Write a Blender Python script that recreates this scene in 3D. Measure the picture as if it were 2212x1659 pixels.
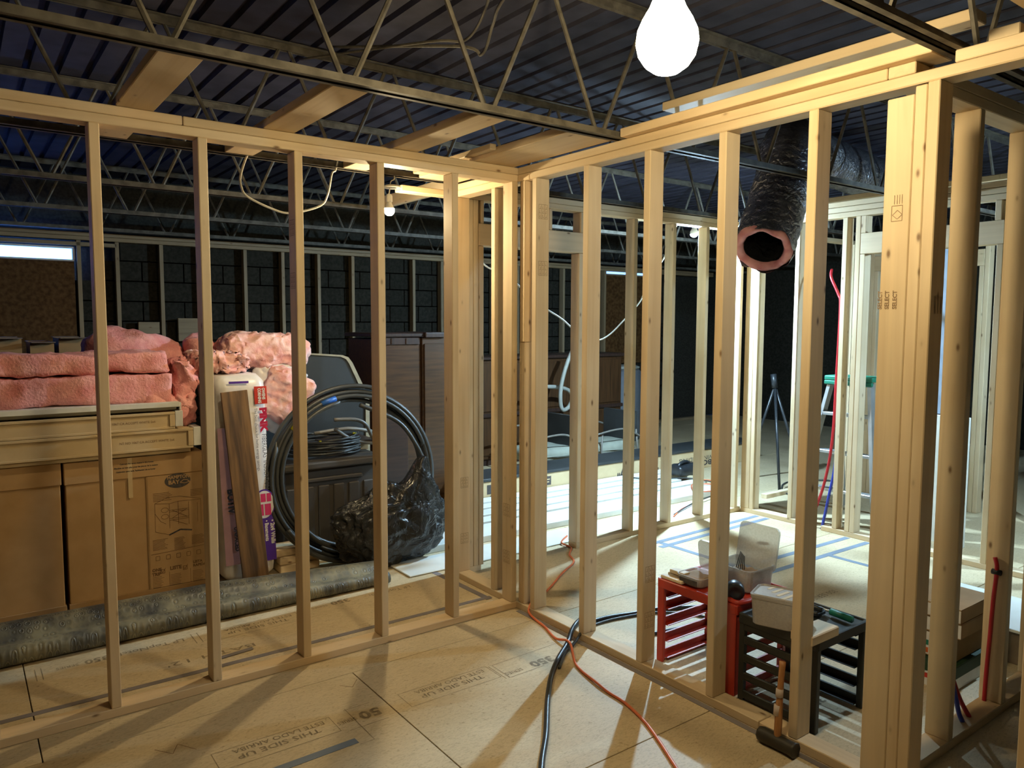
import bpy, bmesh, math, random
from mathutils import Vector, Matrix, Euler, noise
random.seed(7)
R = math.radians
for o in list(bpy.data.objects): bpy.data.objects.remove(o)
S = bpy.context.scene
COL = S.collection

# ------------------------------------------------------------------ camera
cd = bpy.data.cameras.new('camera'); cam = bpy.data.objects.new('camera', cd); COL.objects.link(cam)
cd.sensor_fit = 'HORIZONTAL'; cd.sensor_width = 36.0; cd.lens = 36.0*1636.7/2212.0
cd.clip_start = .05; cd.clip_end = 60
yaw, pitch, roll = R(53.58935), R(4.63223), R(.20123)
fw = Vector((math.cos(yaw)*math.cos(pitch), math.sin(yaw)*math.cos(pitch), -math.sin(pitch)))
rt = Vector((math.sin(yaw), -math.cos(yaw), 0)); up = rt.cross(fw)
r2 = rt*math.cos(roll)+up*math.sin(roll); u2 = -rt*math.sin(roll)+up*math.cos(roll)
m = Matrix((r2, u2, -fw)).transposed().to_4x4(); m.translation = Vector((-2.5282, -3.3777, 1.6262))
cam.matrix_world = m
S.camera = cam

# ------------------------------------------------------------------ world, exposure
w = bpy.data.worlds.new('world'); S.world = w; w.use_nodes = True
w.node_tree.nodes['Background'].inputs[0].default_value = (.10, .22, 1.0, 1)
w.node_tree.nodes['Background'].inputs[1].default_value = 2.5
S.view_settings.view_transform = 'Standard'; S.view_settings.look = 'None'
cy = S.cycles; cy.max_bounces = 5; cy.diffuse_bounces = 3; cy.glossy_bounces = 3; cy.transparent_max_bounces = 6; cy.caustics_reflective = False; cy.caustics_refractive = False
cy.use_adaptive_sampling = True; cy.adaptive_threshold = .06; cy.adaptive_min_samples = 16; cy.sample_clamp_indirect = 6
S.view_settings.exposure = 0.93; S.view_settings.gamma = 1.0; S.view_settings.use_curve_mapping = False
WARM = (1.0, .80, .46); COOL = (.50, .77, 1.0); WARM1 = (1.0, .80, .45)
#            name      position                 radius  strength  colour
BULBS = dict(fore=((-.93, -1.915, 2.385), .085, 106, WARM1),  # fore bulb radius is enlarged to take in its glare
             left=((-.475, .60, 2.265), .030, 850, WARM),
             back=((2.49, .875, 2.375), .033, 12000, COOL),
             right=((3.40, -1.98, 2.25), .033, 3200, COOL))

# ------------------------------------------------------------------ materials
MATS = {}
def node_mat(name):
    mt = bpy.data.materials.new(name); mt.use_nodes = True
    nt = mt.node_tree; b = nt.nodes['Principled BSDF']; MATS[name] = mt
    return mt, nt, b
def N(nt, t, **kw):
    n = nt.nodes.new(t)
    for k, v in kw.items():
        if k in n.inputs: n.inputs[k].default_value = v
        else: setattr(n, k, v)
    return n
def objcoord(nt, scale, rand=True):
    tc = N(nt, 'ShaderNodeTexCoord'); mp = N(nt, 'ShaderNodeMapping'); mp.inputs['Scale'].default_value = scale
    if rand:
        oi = N(nt, 'ShaderNodeObjectInfo'); mu = N(nt, 'ShaderNodeVectorMath', operation='SCALE')
        co = N(nt, 'ShaderNodeCombineXYZ', X=7.3, Y=3.1, Z=5.7)
        nt.links.new(co.outputs[0], mu.inputs[0]); nt.links.new(oi.outputs['Random'], mu.inputs['Scale'])
        ad = N(nt, 'ShaderNodeVectorMath', operation='ADD')
        nt.links.new(tc.outputs['Object'], ad.inputs[0]); nt.links.new(mu.outputs[0], ad.inputs[1])
        nt.links.new(ad.outputs[0], mp.inputs[0])
    else: nt.links.new(tc.outputs['Object'], mp.inputs[0])
    return mp
def ramp(nt, fac, stops):
    r = N(nt, 'ShaderNodeValToRGB'); e = r.color_ramp.elements
    while len(e) < len(stops): e.new(.5)
    for el, (p, c) in zip(e, stops): el.position = p; el.color = (*c, 1)
    nt.links.new(fac, r.inputs[0]); return r
def mixc(nt, fac, a, b, typ='MIX'):
    mx = N(nt, 'ShaderNodeMix', data_type='RGBA', blend_type=typ)
    if isinstance(fac, float): mx.inputs[0].default_value = fac
    else: nt.links.new(fac, mx.inputs[0])
    for s, v in ((6, a), (7, b)):
        if isinstance(v, tuple): mx.inputs[s].default_value = (*v, 1)
        else: nt.links.new(v, mx.inputs[s])
    return mx.outputs[2]
def bump(nt, b, h, strength, dist=.002):
    bp = N(nt, 'ShaderNodeBump', Strength=strength, Distance=dist); nt.links.new(h, bp.inputs['Height']); nt.links.new(bp.outputs[0], b.inputs['Normal'])

def lumber(name, light, dark, knot=(.17, .085, .035), rough=.62):
    mt, nt, b = node_mat(name)
    mp = objcoord(nt, (1, 1, 1))
    m2 = N(nt, 'ShaderNodeMapping'); m2.inputs['Scale'].default_value = (.6, 13, 13); nt.links.new(mp.outputs[0], m2.inputs[0])
    n1 = N(nt, 'ShaderNodeTexNoise', Scale=1.6, Detail=4, Distortion=.7); nt.links.new(m2.outputs[0], n1.inputs['Vector'])
    n2 = N(nt, 'ShaderNodeTexNoise', Scale=2.2, Detail=2); nt.links.new(mp.outputs[0], n2.inputs['Vector'])
    c1 = ramp(nt, n1.outputs[0], [(.3, dark), (.5, light), (.72, tuple(min(1, x*1.08) for x in light))])
    oi = N(nt, 'ShaderNodeObjectInfo')
    tint = ramp(nt, oi.outputs['Random'], [(0, (.88, .85, .80)), (.5, (1, 1, 1)), (1, (1.0, .93, .84))])
    c2 = mixc(nt, 1.0, c1.outputs[0], tint.outputs[0], 'MULTIPLY')
    bl = ramp(nt, n2.outputs[0], [(.35, (.90, .86, .80)), (.6, (1, 1, 1))])
    c3 = mixc(nt, 1.0, c2, bl.outputs[0], 'MULTIPLY')
    m3 = N(nt, 'ShaderNodeMapping'); m3.inputs['Scale'].default_value = (5.5, 12, 12); nt.links.new(mp.outputs[0], m3.inputs[0])
    vo = N(nt, 'ShaderNodeTexVoronoi', Scale=1.0); nt.links.new(m3.outputs[0], vo.inputs['Vector'])
    kr = ramp(nt, vo.outputs['Distance'], [(.035, (.9, .9, .9)), (.07, (.5, .5, .5)), (.10, (.12, .12, .12)), (.15, (0, 0, 0))])
    c4 = mixc(nt, kr.outputs[0], c3, knot)
    nt.links.new(c4, b.inputs['Base Color']); b.inputs['Roughness'].default_value = rough
    bump(nt, b, n1.outputs[0], .18, .001)
    return mt
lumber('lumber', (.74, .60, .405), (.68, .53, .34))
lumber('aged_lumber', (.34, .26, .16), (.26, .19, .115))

def mottled(name, a, b_, scale=6, rough=.6, metal=0.0, stretch=(1, 1, 1), bmp=0.0, detail=4, lo=.35, hi=.65, spec=None, rand=True, dist=.002):
    mt, nt, b = node_mat(name)
    mp = objcoord(nt, stretch, rand)
    n1 = N(nt, 'ShaderNodeTexNoise', Scale=scale, Detail=detail); nt.links.new(mp.outputs[0], n1.inputs['Vector'])
    c = ramp(nt, n1.outputs[0], [(lo, a), (hi, b_)]); nt.links.new(c.outputs[0], b.inputs['Base Color'])
    b.inputs['Roughness'].default_value = rough; b.inputs['Metallic'].default_value = metal
    if spec is not None: b.inputs['Specular IOR Level'].default_value = spec
    if bmp: bump(nt, b, n1.outputs[0], bmp, dist)
    return mt
def plain(name, c, rough=.5, metal=0.0, **kw):
    k = tuple(x*.82 for x in c); return mottled(name, k, c, scale=9, rough=rough, metal=metal, **kw)

# wood strand floor panels
mt, nt, b = node_mat('floor_sheathing')
mp = objcoord(nt, (1, 1, 1))
n1 = N(nt, 'ShaderNodeTexNoise', Scale=2.2, Detail=5); nt.links.new(mp.outputs[0], n1.inputs['Vector'])
ms = N(nt, 'ShaderNodeMapping'); ms.inputs['Scale'].default_value = (22, 60, 22); nt.links.new(mp.outputs[0], ms.inputs[0])
n2 = N(nt, 'ShaderNodeTexNoise', Scale=2.0, Detail=3, Distortion=1.2); nt.links.new(ms.outputs[0], n2.inputs['Vector'])
n3 = N(nt, 'ShaderNodeTexNoise', Scale=55, Detail=2); nt.links.new(mp.outputs[0], n3.inputs['Vector'])
c1 = ramp(nt, n1.outputs[0], [(.3, (.54, .42, .25)), (.7, (.66, .535, .345))])
c2 = ramp(nt, n2.outputs[0], [(.30, (.80, .77, .72)), (.52, (1, 1, 1)), (.75, (1.06, 1.05, 1.0))])
c3 = ramp(nt, n3.outputs[0], [(.25, (.72, .68, .62)), (.36, (1, 1, 1))])
nt.links.new(mixc(nt, 1.0, mixc(nt, 1.0, c1.outputs[0], c2.outputs[0], 'MULTIPLY'), c3.outputs[0], 'MULTIPLY'), b.inputs['Base Color'])
b.inputs['Roughness'].default_value = .58; bump(nt, b, n2.outputs[0], .12, .001)

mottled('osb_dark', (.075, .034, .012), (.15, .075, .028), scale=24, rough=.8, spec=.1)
mottled('steel_deck', (.036, .035, .052), (.058, .057, .082), scale=5, rough=.7, rand=False, spec=.12)
mottled('joist_steel', (.075, .066, .053), (.145, .13, .105), scale=18, rough=.6, spec=.25)
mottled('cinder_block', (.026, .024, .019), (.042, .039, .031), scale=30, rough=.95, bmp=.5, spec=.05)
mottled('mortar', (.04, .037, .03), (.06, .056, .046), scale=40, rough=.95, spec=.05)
mottled('cardboard', (.43, .26, .11), (.49, .305, .14), scale=8, rough=.75)
mottled('cardboard_dark', (.30, .175, .07), (.35, .21, .09), scale=8, rough=.8)
mottled('cardboard_pale', (.56, .42, .235), (.62, .47, .27), scale=8, rough=.75)
mottled('cardboard_flap', (.16, .11, .07), (.22, .16, .10), scale=8, rough=.8)
mottled('ink', (.05, .04, .04), (.09, .075, .065), scale=60, rough=.8)
mottled('floor_ink', (.20, .15, .09), (.34, .26, .155), scale=40, rough=.8)
mottled('brown_ink', (.15, .075, .028), (.19, .10, .04), scale=40, rough=.8)
mottled('wood_ink', (.20, .125, .07), (.34, .22, .12), scale=60, rough=.8)
plain('white_plastic', (.80, .80, .76), .4); plain('white_cord', (.75, .75, .70), .45)
plain('grey_plastic', (.38, .38, .33), .5)
plain('bag_white', (.84, .80, .78), .32, bmp=.3); plain('bag_pink', (.62, .33, .30), .35, bmp=.3)
plain('logo_red', (.62, .045, .03), .4); plain('print_red', (.55, .02, .08), .4); plain('print_grey', (.10, .095, .11), .4)
plain('print_purple', (.10, .035, .36), .35); plain('print_white', (.85, .83, .83), .4); plain('print_pink', (.72, .04, .16), .4)
plain('cable_black', (.045, .048, .048), .42); plain('rubber_black', (.022, .024, .027), .35)
plain('tape_blue', (.03, .13, .50), .4); plain('tape_yellow', (.65, .60, .03), .4); plain('tape_orange', (.75, .14, .02), .4); plain('tape_white', (.5, .5, .47), .4)
plain('orange_cord', (.80, .19, .07), .4); plain('tote_plastic', (.065, .055, .045), .55)
plain('floor_tape', (.20, .24, .30), .6); plain('grey_tape', (.23, .20, .20), .7)
plain('red_paint', (.48, .035, .015), .42); plain('black_paint', (.030, .030, .024), .5)
plain('pine_carton', (.02, .06, .025), .6); plain('red_pex', (.50, .02, .03), .4); plain('blue_pex', (.03, .05, .40), .4); plain('aluminium', (.62, .64, .66), .35, .75); plain('green_plastic', (.015, .20, .12), .45)
mottled('mahogany', (.045, .020, .008), (.085, .038, .014), scale=3, stretch=(14, 14, 1), rough=.38)
mottled('mahogany_dark', (.03, .016, .012), (.055, .028, .02), scale=3, stretch=(14, 14, 1), rough=.4)
mottled('dark_laminate', (.030, .032, .032), (.042, .044, .044), scale=3, rough=.45); plain('cream_edge', (.42, .36, .24), .5)
mottled('plank_laminate', (.075, .042, .022), (.23, .125, .05), scale=2.4, stretch=(1.2, 14, 14), rough=.5, detail=6)
mottled('sheet_white', (.68, .68, .62), (.78, .78, .73), scale=3, rough=.7); plain('cushion_fabric', (.34, .35, .28), .9); plain('chair_frame', (.22, .20, .17), .4)
plain('hammer_steel', (.055, .048, .035), .5, .3); mottled('hammer_handle', (.38, .15, .045), (.50, .23, .08), scale=4, stretch=(14, 14, 1), rough=.5); plain('paint_chip', (.62, .50, .42), .6)
plain('pale_blue_board', (.34, .42, .55), .5); plain('drum_grey', (.16, .17, .19), .6)
mottled('duct_pink', (.66, .25, .27), (.86, .44, .46), scale=14, rough=.9, bmp=.8, dist=.008)
mottled('black_insulation', (.05, .04, .02), (.1, .08, .05), rough=.9)

# pink fibreglass
mt, nt, b = node_mat('pink_fibreglass')
mp = objcoord(nt, (1, 1, 1))
n1 = N(nt, 'ShaderNodeTexNoise', Scale=9, Detail=6); nt.links.new(mp.outputs[0], n1.inputs['Vector'])
n2 = N(nt, 'ShaderNodeTexNoise', Scale=70, Detail=5); nt.links.new(mp.outputs[0], n2.inputs['Vector'])
c = ramp(nt, n1.outputs[0], [(.32, (.72, .25, .245)), (.68, (.88, .43, .40))]); nt.links.new(c.outputs[0], b.inputs['Base Color'])
b.inputs['Roughness'].default_value = .95; bump(nt, b, n2.outputs[0], .9, .006)
mottled('pale_fibreglass', (.78, .36, .32), (.92, .60, .54), scale=16, rough=.95, bmp=1.0, dist=.014, detail=8)

# drainage mat: grey rubber with rings of moulded dimples
mt, nt, b = node_mat('dimpled_mat')
mp = objcoord(nt, (1, 1, 1), False)
mp.inputs['Scale'].default_value = (1, 1, .25); vo = N(nt, 'ShaderNodeTexVoronoi', Scale=30.0); vo.inputs['Randomness'].default_value = .45; nt.links.new(mp.outputs[0], vo.inputs['Vector'])
n1 = N(nt, 'ShaderNodeTexNoise', Scale=5, Detail=5); nt.links.new(mp.outputs[0], n1.inputs['Vector'])
base = ramp(nt, n1.outputs[0], [(.4, (.055, .057, .056)), (.66, (.17, .16, .12))])
edge = ramp(nt, vo.outputs['Distance'], [(.22, (0, 0, 0)), (.32, (.8, .8, .8)), (.40, (.2, .2, .2)), (.62, (.6, .6, .6))])
lc = ramp(nt, n1.outputs[0], [(.38, (.08, .078, .07)), (.6, (.34, .30, .18))])
nt.links.new(mixc(nt, edge.outputs[0], base.outputs[0], lc.outputs[0]), b.inputs['Base Color'])
b.inputs['Roughness'].default_value = .45; bump(nt, b, edge.outputs[0], .7, .005)

# glossy black polythene
def polythene(name, c, rough, sc):
    mt, nt, b = node_mat(name)
    mp = objcoord(nt, (1, 1, 1), False)
    n1 = N(nt, 'ShaderNodeTexNoise', Scale=sc, Detail=5, Distortion=1.6); nt.links.new(mp.outputs[0], n1.inputs['Vector'])
    cc = ramp(nt, n1.outputs[0], [(.3, tuple(x*.6 for x in c)), (.7, c)]); nt.links.new(cc.outputs[0], b.inputs['Base Color'])
    b.inputs['Roughness'].default_value = rough; bump(nt, b, n1.outputs[0], .9, .02)
polythene('black_polythene', (.024, .025, .027), .15, 10)
polythene('duct_foil', (.42, .42, .46), .22, 24)
MATS['duct_foil'].node_tree.nodes['Principled BSDF'].inputs['Metallic'].default_value = .85

def clearish(name, c, alpha, rough=.25):
    mt, nt, b = node_mat(name)
    n1 = N(nt, 'ShaderNodeTexNoise', Scale=20); cc = ramp(nt, n1.outputs[0], [(.3, tuple(x*.85 for x in c)), (.7, c)]); nt.links.new(cc.outputs[0], b.inputs['Base Color'])
    b.inputs['Roughness'].default_value = rough; b.inputs['Alpha'].default_value = alpha
clearish('clear_plastic', (.62, .60, .56), .52); clearish('frosted_plastic', (.52, .48, .45), .86)

def emit(name, c, s):
    mt, nt, b = node_mat(name); b.inputs['Base Color'].default_value = (.8, .8, .8, 1)
    b.inputs['Emission Color'].default_value = (*c, 1); b.inputs['Emission Strength'].default_value = s
    return mt
emit('window_daylight', (.07, .24, 1.0), 7.0)
emit('window_strip', (.16, .34, 1.0), 1.6)
for k, (p, r, s, c) in BULBS.items(): emit('bulb_'+k, c, s)
M = lambda n: MATS[n]

# ------------------------------------------------------------------ helpers
def link(o, parent=None):
    COL.objects.link(o)
    if parent is not None: o.parent = parent; 
    return o
def wm(o):
    mm = Matrix.LocRotScale(o.location, o.rotation_euler, None)
    return wm(o.parent) @ mm if o.parent else mm
def tag(o, label=None, cat=None, group=None, kind=None):
    if label: o['label'] = label
    if cat: o['category'] = cat
    if group: o['group'] = group
    if kind: o['kind'] = kind
    return o
def empty(name, loc=(0, 0, 0), parent=None, **kw):
    o = bpy.data.objects.new(name, None); o.empty_display_size = .1; o.location = loc; link(o, parent); return tag(o, **kw)
def obj(name, me, mat, parent=None, loc=(0, 0, 0), rot=(0, 0, 0), smooth=False):
    """me: mesh or bmesh in local coordinates; loc is a WORLD location"""
    if isinstance(me, bmesh.types.BMesh):
        bm = me; me = bpy.data.meshes.new(name); bm.normal_update(); bm.to_mesh(me); bm.free()
    if mat and not me.materials: me.materials.append(M(mat))
    if smooth:
        for p in me.polygons: p.use_smooth = True
    o = bpy.data.objects.new(name, me); link(o, parent)
    mm = Matrix.LocRotScale(Vector(loc), Euler(rot), None)
    if parent is not None: mm = wm(parent).inverted() @ mm
    o.location = mm.translation; o.rotation_euler = mm.to_euler()
    return o
CACHE = {}
def boxmesh(dx, dy, dz, bev, mat, seg=1):
    key = (round(dx, 4), round(dy, 4), round(dz, 4), bev, mat, seg)
    if key in CACHE: return CACHE[key]
    bm = bmesh.new(); bmesh.ops.create_cube(bm, size=1)
    for v in bm.verts: v.co = Vector((v.co.x*dx, v.co.y*dy, v.co.z*dz))
    if bev: bmesh.ops.bevel(bm, geom=bm.edges[:], offset=min(bev, .45*min(dx, dy, dz)), segments=seg, profile=.5, affect='EDGES')
    me = bpy.data.meshes.new('box'); bm.to_mesh(me); bm.free(); me.materials.append(M(mat)); CACHE[key] = me
    return me
def board(name, x0, x1, y0, y1, z0, z1, mat='lumber', parent=None, bev=.003, seg=1):
    """a box whose local X runs along its longest side, so that the grain follows it"""
    d = (x1-x0, y1-y0, z1-z0); c = ((x0+x1)/2, (y0+y1)/2, (z0+z1)/2)
    k = d.index(max(d))
    if k == 0: me, rot = boxmesh(d[0], d[1], d[2], bev, mat, seg), (0, 0, 0)
    elif k == 1: me, rot = boxmesh(d[1], d[0], d[2], bev, mat, seg), (0, 0, math.pi/2)
    else: me, rot = boxmesh(d[2], d[1], d[0], bev, mat, seg), (0, -math.pi/2, 0)
    return obj(name, me, None, parent, c, rot)
def tube(name, pts, r, mat, parent=None, seg=8, caps=True, closed=False, smooth=True, loc=None, radii=None):
    """a swept tube through world points; smoothed with Catmull-Rom beforehand by curve()"""
    P = [Vector(p) for p in pts]; o0 = Vector(loc) if loc else P[0].copy()
    bm = bmesh.new(); rings = []; n = len(P); nrm = None
    for i, p in enumerate(P):
        a = P[(i-1) % n] if (closed or i > 0) else p; b_ = P[(i+1) % n] if (closed or i < n-1) else p
        t = (b_-a)
        if t.length < 1e-9: t = Vector((0, 0, 1))
        t.normalize()
        if nrm is None: nrm = t.orthogonal().normalized()
        else:
            nrm = (nrm - t*nrm.dot(t))
            nrm = nrm.normalized() if nrm.length > 1e-6 else t.orthogonal().normalized()
        bi = t.cross(nrm); rr = radii[i] if radii else r
        rings.append([bm.verts.new(p-o0+(nrm*math.cos(q)+bi*math.sin(q))*rr) for q in [2*math.pi*j/seg for j in range(seg)]])
    m_ = n if closed else n-1
    for i in range(m_):
        A, B = rings[i], rings[(i+1) % n]
        for j in range(seg): bm.faces.new((A[j], A[(j+1) % seg], B[(j+1) % seg], B[j]))
    if caps and not closed: bm.faces.new(rings[0][::-1]); bm.faces.new(rings[-1])
    return obj(name, bm, mat, parent, o0, smooth=smooth)
def curve(pts, k=6):
    P = [Vector(p) for p in pts]; out = []
    for i in range(len(P)-1):
        a, b_, c, d = P[max(i-1, 0)], P[i], P[i+1], P[min(i+2, len(P)-1)]
        for j in range(k):
            t = j/k; out.append(.5*((2*b_)+(c-a)*t+(2*a-5*b_+4*c-d)*t*t+(3*b_-a-3*c+d)*t**3))
    out.append(P[-1]); return out
def prism(name, poly, axis, a, b_, mat, parent=None, bev=0, smooth=False):
    """extrude a polygon. axis 'x': poly in (y,z); 'y': (x,z); 'z': (x,y)"""
    f = {'x': lambda p, t: Vector((t, p[0], p[1])), 'y': lambda p, t: Vector((p[0], t, p[1])), 'z': lambda p, t: Vector((p[0], p[1], t))}[axis]
    o0 = f(poly[0], a); bm = bmesh.new()
    A = [bm.verts.new(f(p, a)-o0) for p in poly]; B = [bm.verts.new(f(p, b_)-o0) for p in poly]; n = len(poly)
    bm.faces.new(A); bm.faces.new(B[::-1])
    for i in range(n): bm.faces.new((A[i], B[i], B[(i+1) % n], A[(i+1) % n]))
    bmesh.ops.recalc_face_normals(bm, faces=bm.faces[:])
    if bev: bmesh.ops.bevel(bm, geom=bm.edges[:], offset=bev, segments=2, profile=.5, affect='EDGES')
    return obj(name, bm, mat, parent, o0, smooth=smooth)
def fluff(name, x0, x1, y0, y1, z0, z1, mat, parent=None, amp=.02, cell=.035, freq=7, seed=0, rot=0, rnd=.25, fine=.3, tilt=0):
    """a soft rounded block with an uneven surface"""
    c = Vector(((x0+x1)/2, (y0+y1)/2, (z0+z1)/2)); h = Vector((x1-x0, y1-y0, z1-z0))/2
    bm = bmesh.new(); bmesh.ops.create_cube(bm, size=2)
    for ax in range(3):
        n = max(1, min(100, int(2*h[ax]/cell)))
        ed = [e for e in bm.edges if abs((e.verts[0].co-e.verts[1].co)[ax]) > 1e-6 and abs((e.verts[0].co-e.verts[1].co).length-abs((e.verts[0].co-e.verts[1].co)[ax])) < 1e-6]
        if n > 1: bmesh.ops.subdivide_edges(bm, edges=ed, cuts=n-1, use_grid_fill=True)
    mr = min(h)*rnd*2
    for v in bm.verts:
        p = Vector([v.co[i]*h[i] for i in range(3)])
        q = Vector([max(-(h[i]-mr), min(h[i]-mr, p[i])) for i in range(3)])
        d = p-q
        if d.length > 1e-6: p = q+d.normalized()*mr
        nn = noise.noise_vector((p+Vector((seed*3.1, seed*1.7, 0)))*freq)*amp + noise.noise_vector((p+Vector((0, seed, 5)))*freq*4)*amp*fine
        v.co = p+nn
    return obj(name, bm, mat, parent, c, (0, tilt, rot), smooth=True)
def text(name, s, size, origin, xd, yd, mat, parent=None, align='LEFT', sx=1.0, bold=0.0):
    cu = bpy.data.curves.new(name, 'FONT'); cu.body = s; cu.size = size; cu.align_x = align; cu.offset = bold; cu.resolution_u = 2
    tmp = bpy.data.objects.new('tmp', cu); COL.objects.link(tmp)
    dg = bpy.context.evaluated_depsgraph_get(); me = bpy.data.meshes.new_from_object(tmp.evaluated_get(dg))
    bpy.data.objects.remove(tmp); bpy.data.curves.remove(cu)
    X = Vector(xd).normalized(); Y = Vector(yd).normalized(); Z = X.cross(Y)
    mm = Matrix((X*sx, Y, Z)).transposed()
    for v in me.vertices: v.co = mm @ v.co
    return obj(name, me, mat, parent, origin)
def strokes(name, segs, w_, origin, xd, yd, mat, parent=None):
    """a flat printed drawing: line segments (x0,y0,x1,y1) as thin quads"""
    X = Vector(xd).normalized(); Y = Vector(yd).normalized(); bm = bmesh.new()
    for x0, y0, x1, y1 in segs:
        a = Vector((x0, y0)); b_ = Vector((x1, y1)); d = b_-a
        if d.length < 1e-6: continue
        n = Vector((-d.y, d.x)).normalized()*w_/2
        bm.faces.new([bm.verts.new(X*q.x+Y*q.y) for q in (a-n, b_-n, b_+n, a+n)])
    o = obj(name, bm, mat, parent, origin)
    if name in ('small_print', 'tick_box', 'grade_stamp', 'printed_frame'): o['kind'] = 'stuff'
    return o
def quad(name, origin, xd, yd, w_, h_, mat, parent=None):
    X = Vector(xd).normalized()*w_; Y = Vector(yd).normalized()*h_; bm = bmesh.new()
    bm.faces.new([bm.verts.new(q) for q in (Vector((0, 0, 0)), X, X+Y, Y)])
    return obj(name, bm, mat, parent, origin)
def rectlines(x0, y0, x1, y1): return [(x0, y0, x1, y0), (x1, y0, x1, y1), (x1, y1, x0, y1), (x0, y1, x0, y0)]
def lathe(name, prof, mat, parent, loc, seg=20, rot=(0, 0, 0)):
    bm = bmesh.new(); rings = []
    for r_, z in prof: rings.append([bm.verts.new((r_*math.cos(2*math.pi*j/seg), r_*math.sin(2*math.pi*j/seg), z)) for j in range(seg)])
    for A, B in zip(rings[:-1], rings[1:]):
        for j in range(seg): bm.faces.new((A[j], A[(j+1) % seg], B[(j+1) % seg], B[j]))
    bm.faces.new(rings[0][::-1]); bm.faces.new(rings[-1])
    bmesh.ops.remove_doubles(bm, verts=bm.verts[:], dist=1e-5); bmesh.ops.recalc_face_normals(bm, faces=bm.faces[:])
    return obj(name, bm, mat, parent, loc, rot, smooth=True)
st = dict(kind='structure')

# ================================================================== SETTING
H = 2.469
# ---- floor: sheathing panels with open joints, on a dark slab
fl = empty('floor', (0, 0, 0), **st)
board('subfloor', -6, 9, -6, 6, -.10, -.021, 'mortar', fl, bev=0)
rows = [(-6.28, -5.06), (-5.06, -3.84), (-3.84, -2.625), (-2.625, -1.405), (-1.405, -.197), (-.197, 1.02), (1.02, 2.24), (2.24, 3.46), (3.46, 4.68), (4.68, 5.3)]
offs = [-4.75, -3.54, -4.75, -3.19, -3.54, -2.33, -3.54, -2.33, -3.54, -2.33]
panels = {}
for i, ((y0, y1), ox) in enumerate(zip(rows, offs)):
    x = ox
    while x > -6: x -= 2.44
    j = 0
    while x < 8.5:
        panels[(i, round(x, 2))] = board('floor_panel', x+.0022, x+2.4378, y0+.002, y1-.002, -.020, 0, 'floor_sheathing', fl, bev=.0012); x += 2.44
EZ = .0006
def panel_at(px, py):
    for (i, x), o in panels.items():
        if rows[i][0] <= py < rows[i][1] and x <= px < x+2.44: return o
    return fl
def ftext(s, size, x, y, mat='floor_ink', sx=1.0, bold=0.0):       # print on the floor, read from the far side
    return text('lettering', s, size, (x, y, EZ), (-1, 0, 0), (0, -1, 0), mat, panel_at(x, y), sx=sx, bold=bold)
def fstrokes(segs, w_, mat='floor_ink'):
    x, y = segs[0][:2]
    return strokes('printed_frame', [(a-x, b_-y, c-x, d-y) for a, b_, c, d in segs], w_, (x, y, EZ), (1, 0, 0), (0, 1, 0), mat, panel_at(x, y))
def side_up(x1, y0, up_=True):                                     # the panel maker's handling print, framed
    ftext('THIS SIDE UP', .045, x1-.055, y0-.072+.045, sx=1.25, bold=.0006)
    ftext('ESTE LADO ARRIBA', .040, x1-.02, y0-.012+.030, sx=1.05, bold=.0004)
    fstrokes(rectlines(x1-.455, y0-.095, x1+.01, y0+.035), .0025)
side_up(-.575, -.545); side_up(-1.36, -.545); side_up(-1.06, .64)
ftext('TopNotch', .036, .04, -.585, sx=1.2); ftext('350', .078, -.245, -.60, sx=1.15, bold=.003); ftext('SERIES', .036, -.435, -.62, sx=1.0)
fstrokes([(-.555, -.52, -.555, -.67), (-.535, -.52, -.535, -.67), (-.53, -.52, .10, -.50), (-.53, -.67, -.33, -.665)], .003)
ftext('50', .085, -1.15, -.555, sx=1.1, bold=.003); ftext('SERIES', .036, -1.262, -.575, sx=.8)
fstrokes([(-1.28, -.50, -1.16, -.50), (-1.32, -.66, -1.15, -.66), (-1.27, -.49, -1.27, -.775), (-1.27, -.775, -1.33, -.775)], .0025)
ftext('LP TopNotch', .052, -1.64, .665, sx=1.1, bold=.0006); ftext('350', .07, -1.985, .67, sx=1.0, bold=.002); ftext('SERIES', .034, -2.115, .655)
fstrokes([(-1.60, .56, -1.60, .70), (-1.57, .56, -1.57, .70), (-2.29, .56, -2.29, .70), (-2.265, .56, -2.265, .70)], .004)
ftext('350', .07, -.72, .70, sx=1.1, bold=.002); ftext('SERIES', .034, -.86, .68); ftext('LP TopNotch', .05, -.32, .685, bold=.0006)
ftext("BATH 12'", .062, -1.36, .40, 'floor_ink', sx=1.7)
fstrokes([(-1.98, -.35, -1.93, -.42), (-1.93, -.42, -1.90, -.36), (-1.90, -.36, -1.85, -.44), (-1.2, -.28, -1.16, -.33), (-1.16, -.33, -1.11, -.27)], .003, 'wood_ink')
ftext('350', .07, .45, -1.60, sx=1.1, bold=.002); ftext('SERIES', .034, .32, -1.62); ftext('LP TopNotch', .05, -.15, -1.93)
ftext('THIS SIDE UP', .045, .95, -.93, sx=1.2); ftext('ESTE LADO ARRIBA', .040, .98, -.87); ftext('350 SERIES', .06, 1.75, -.9)
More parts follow.
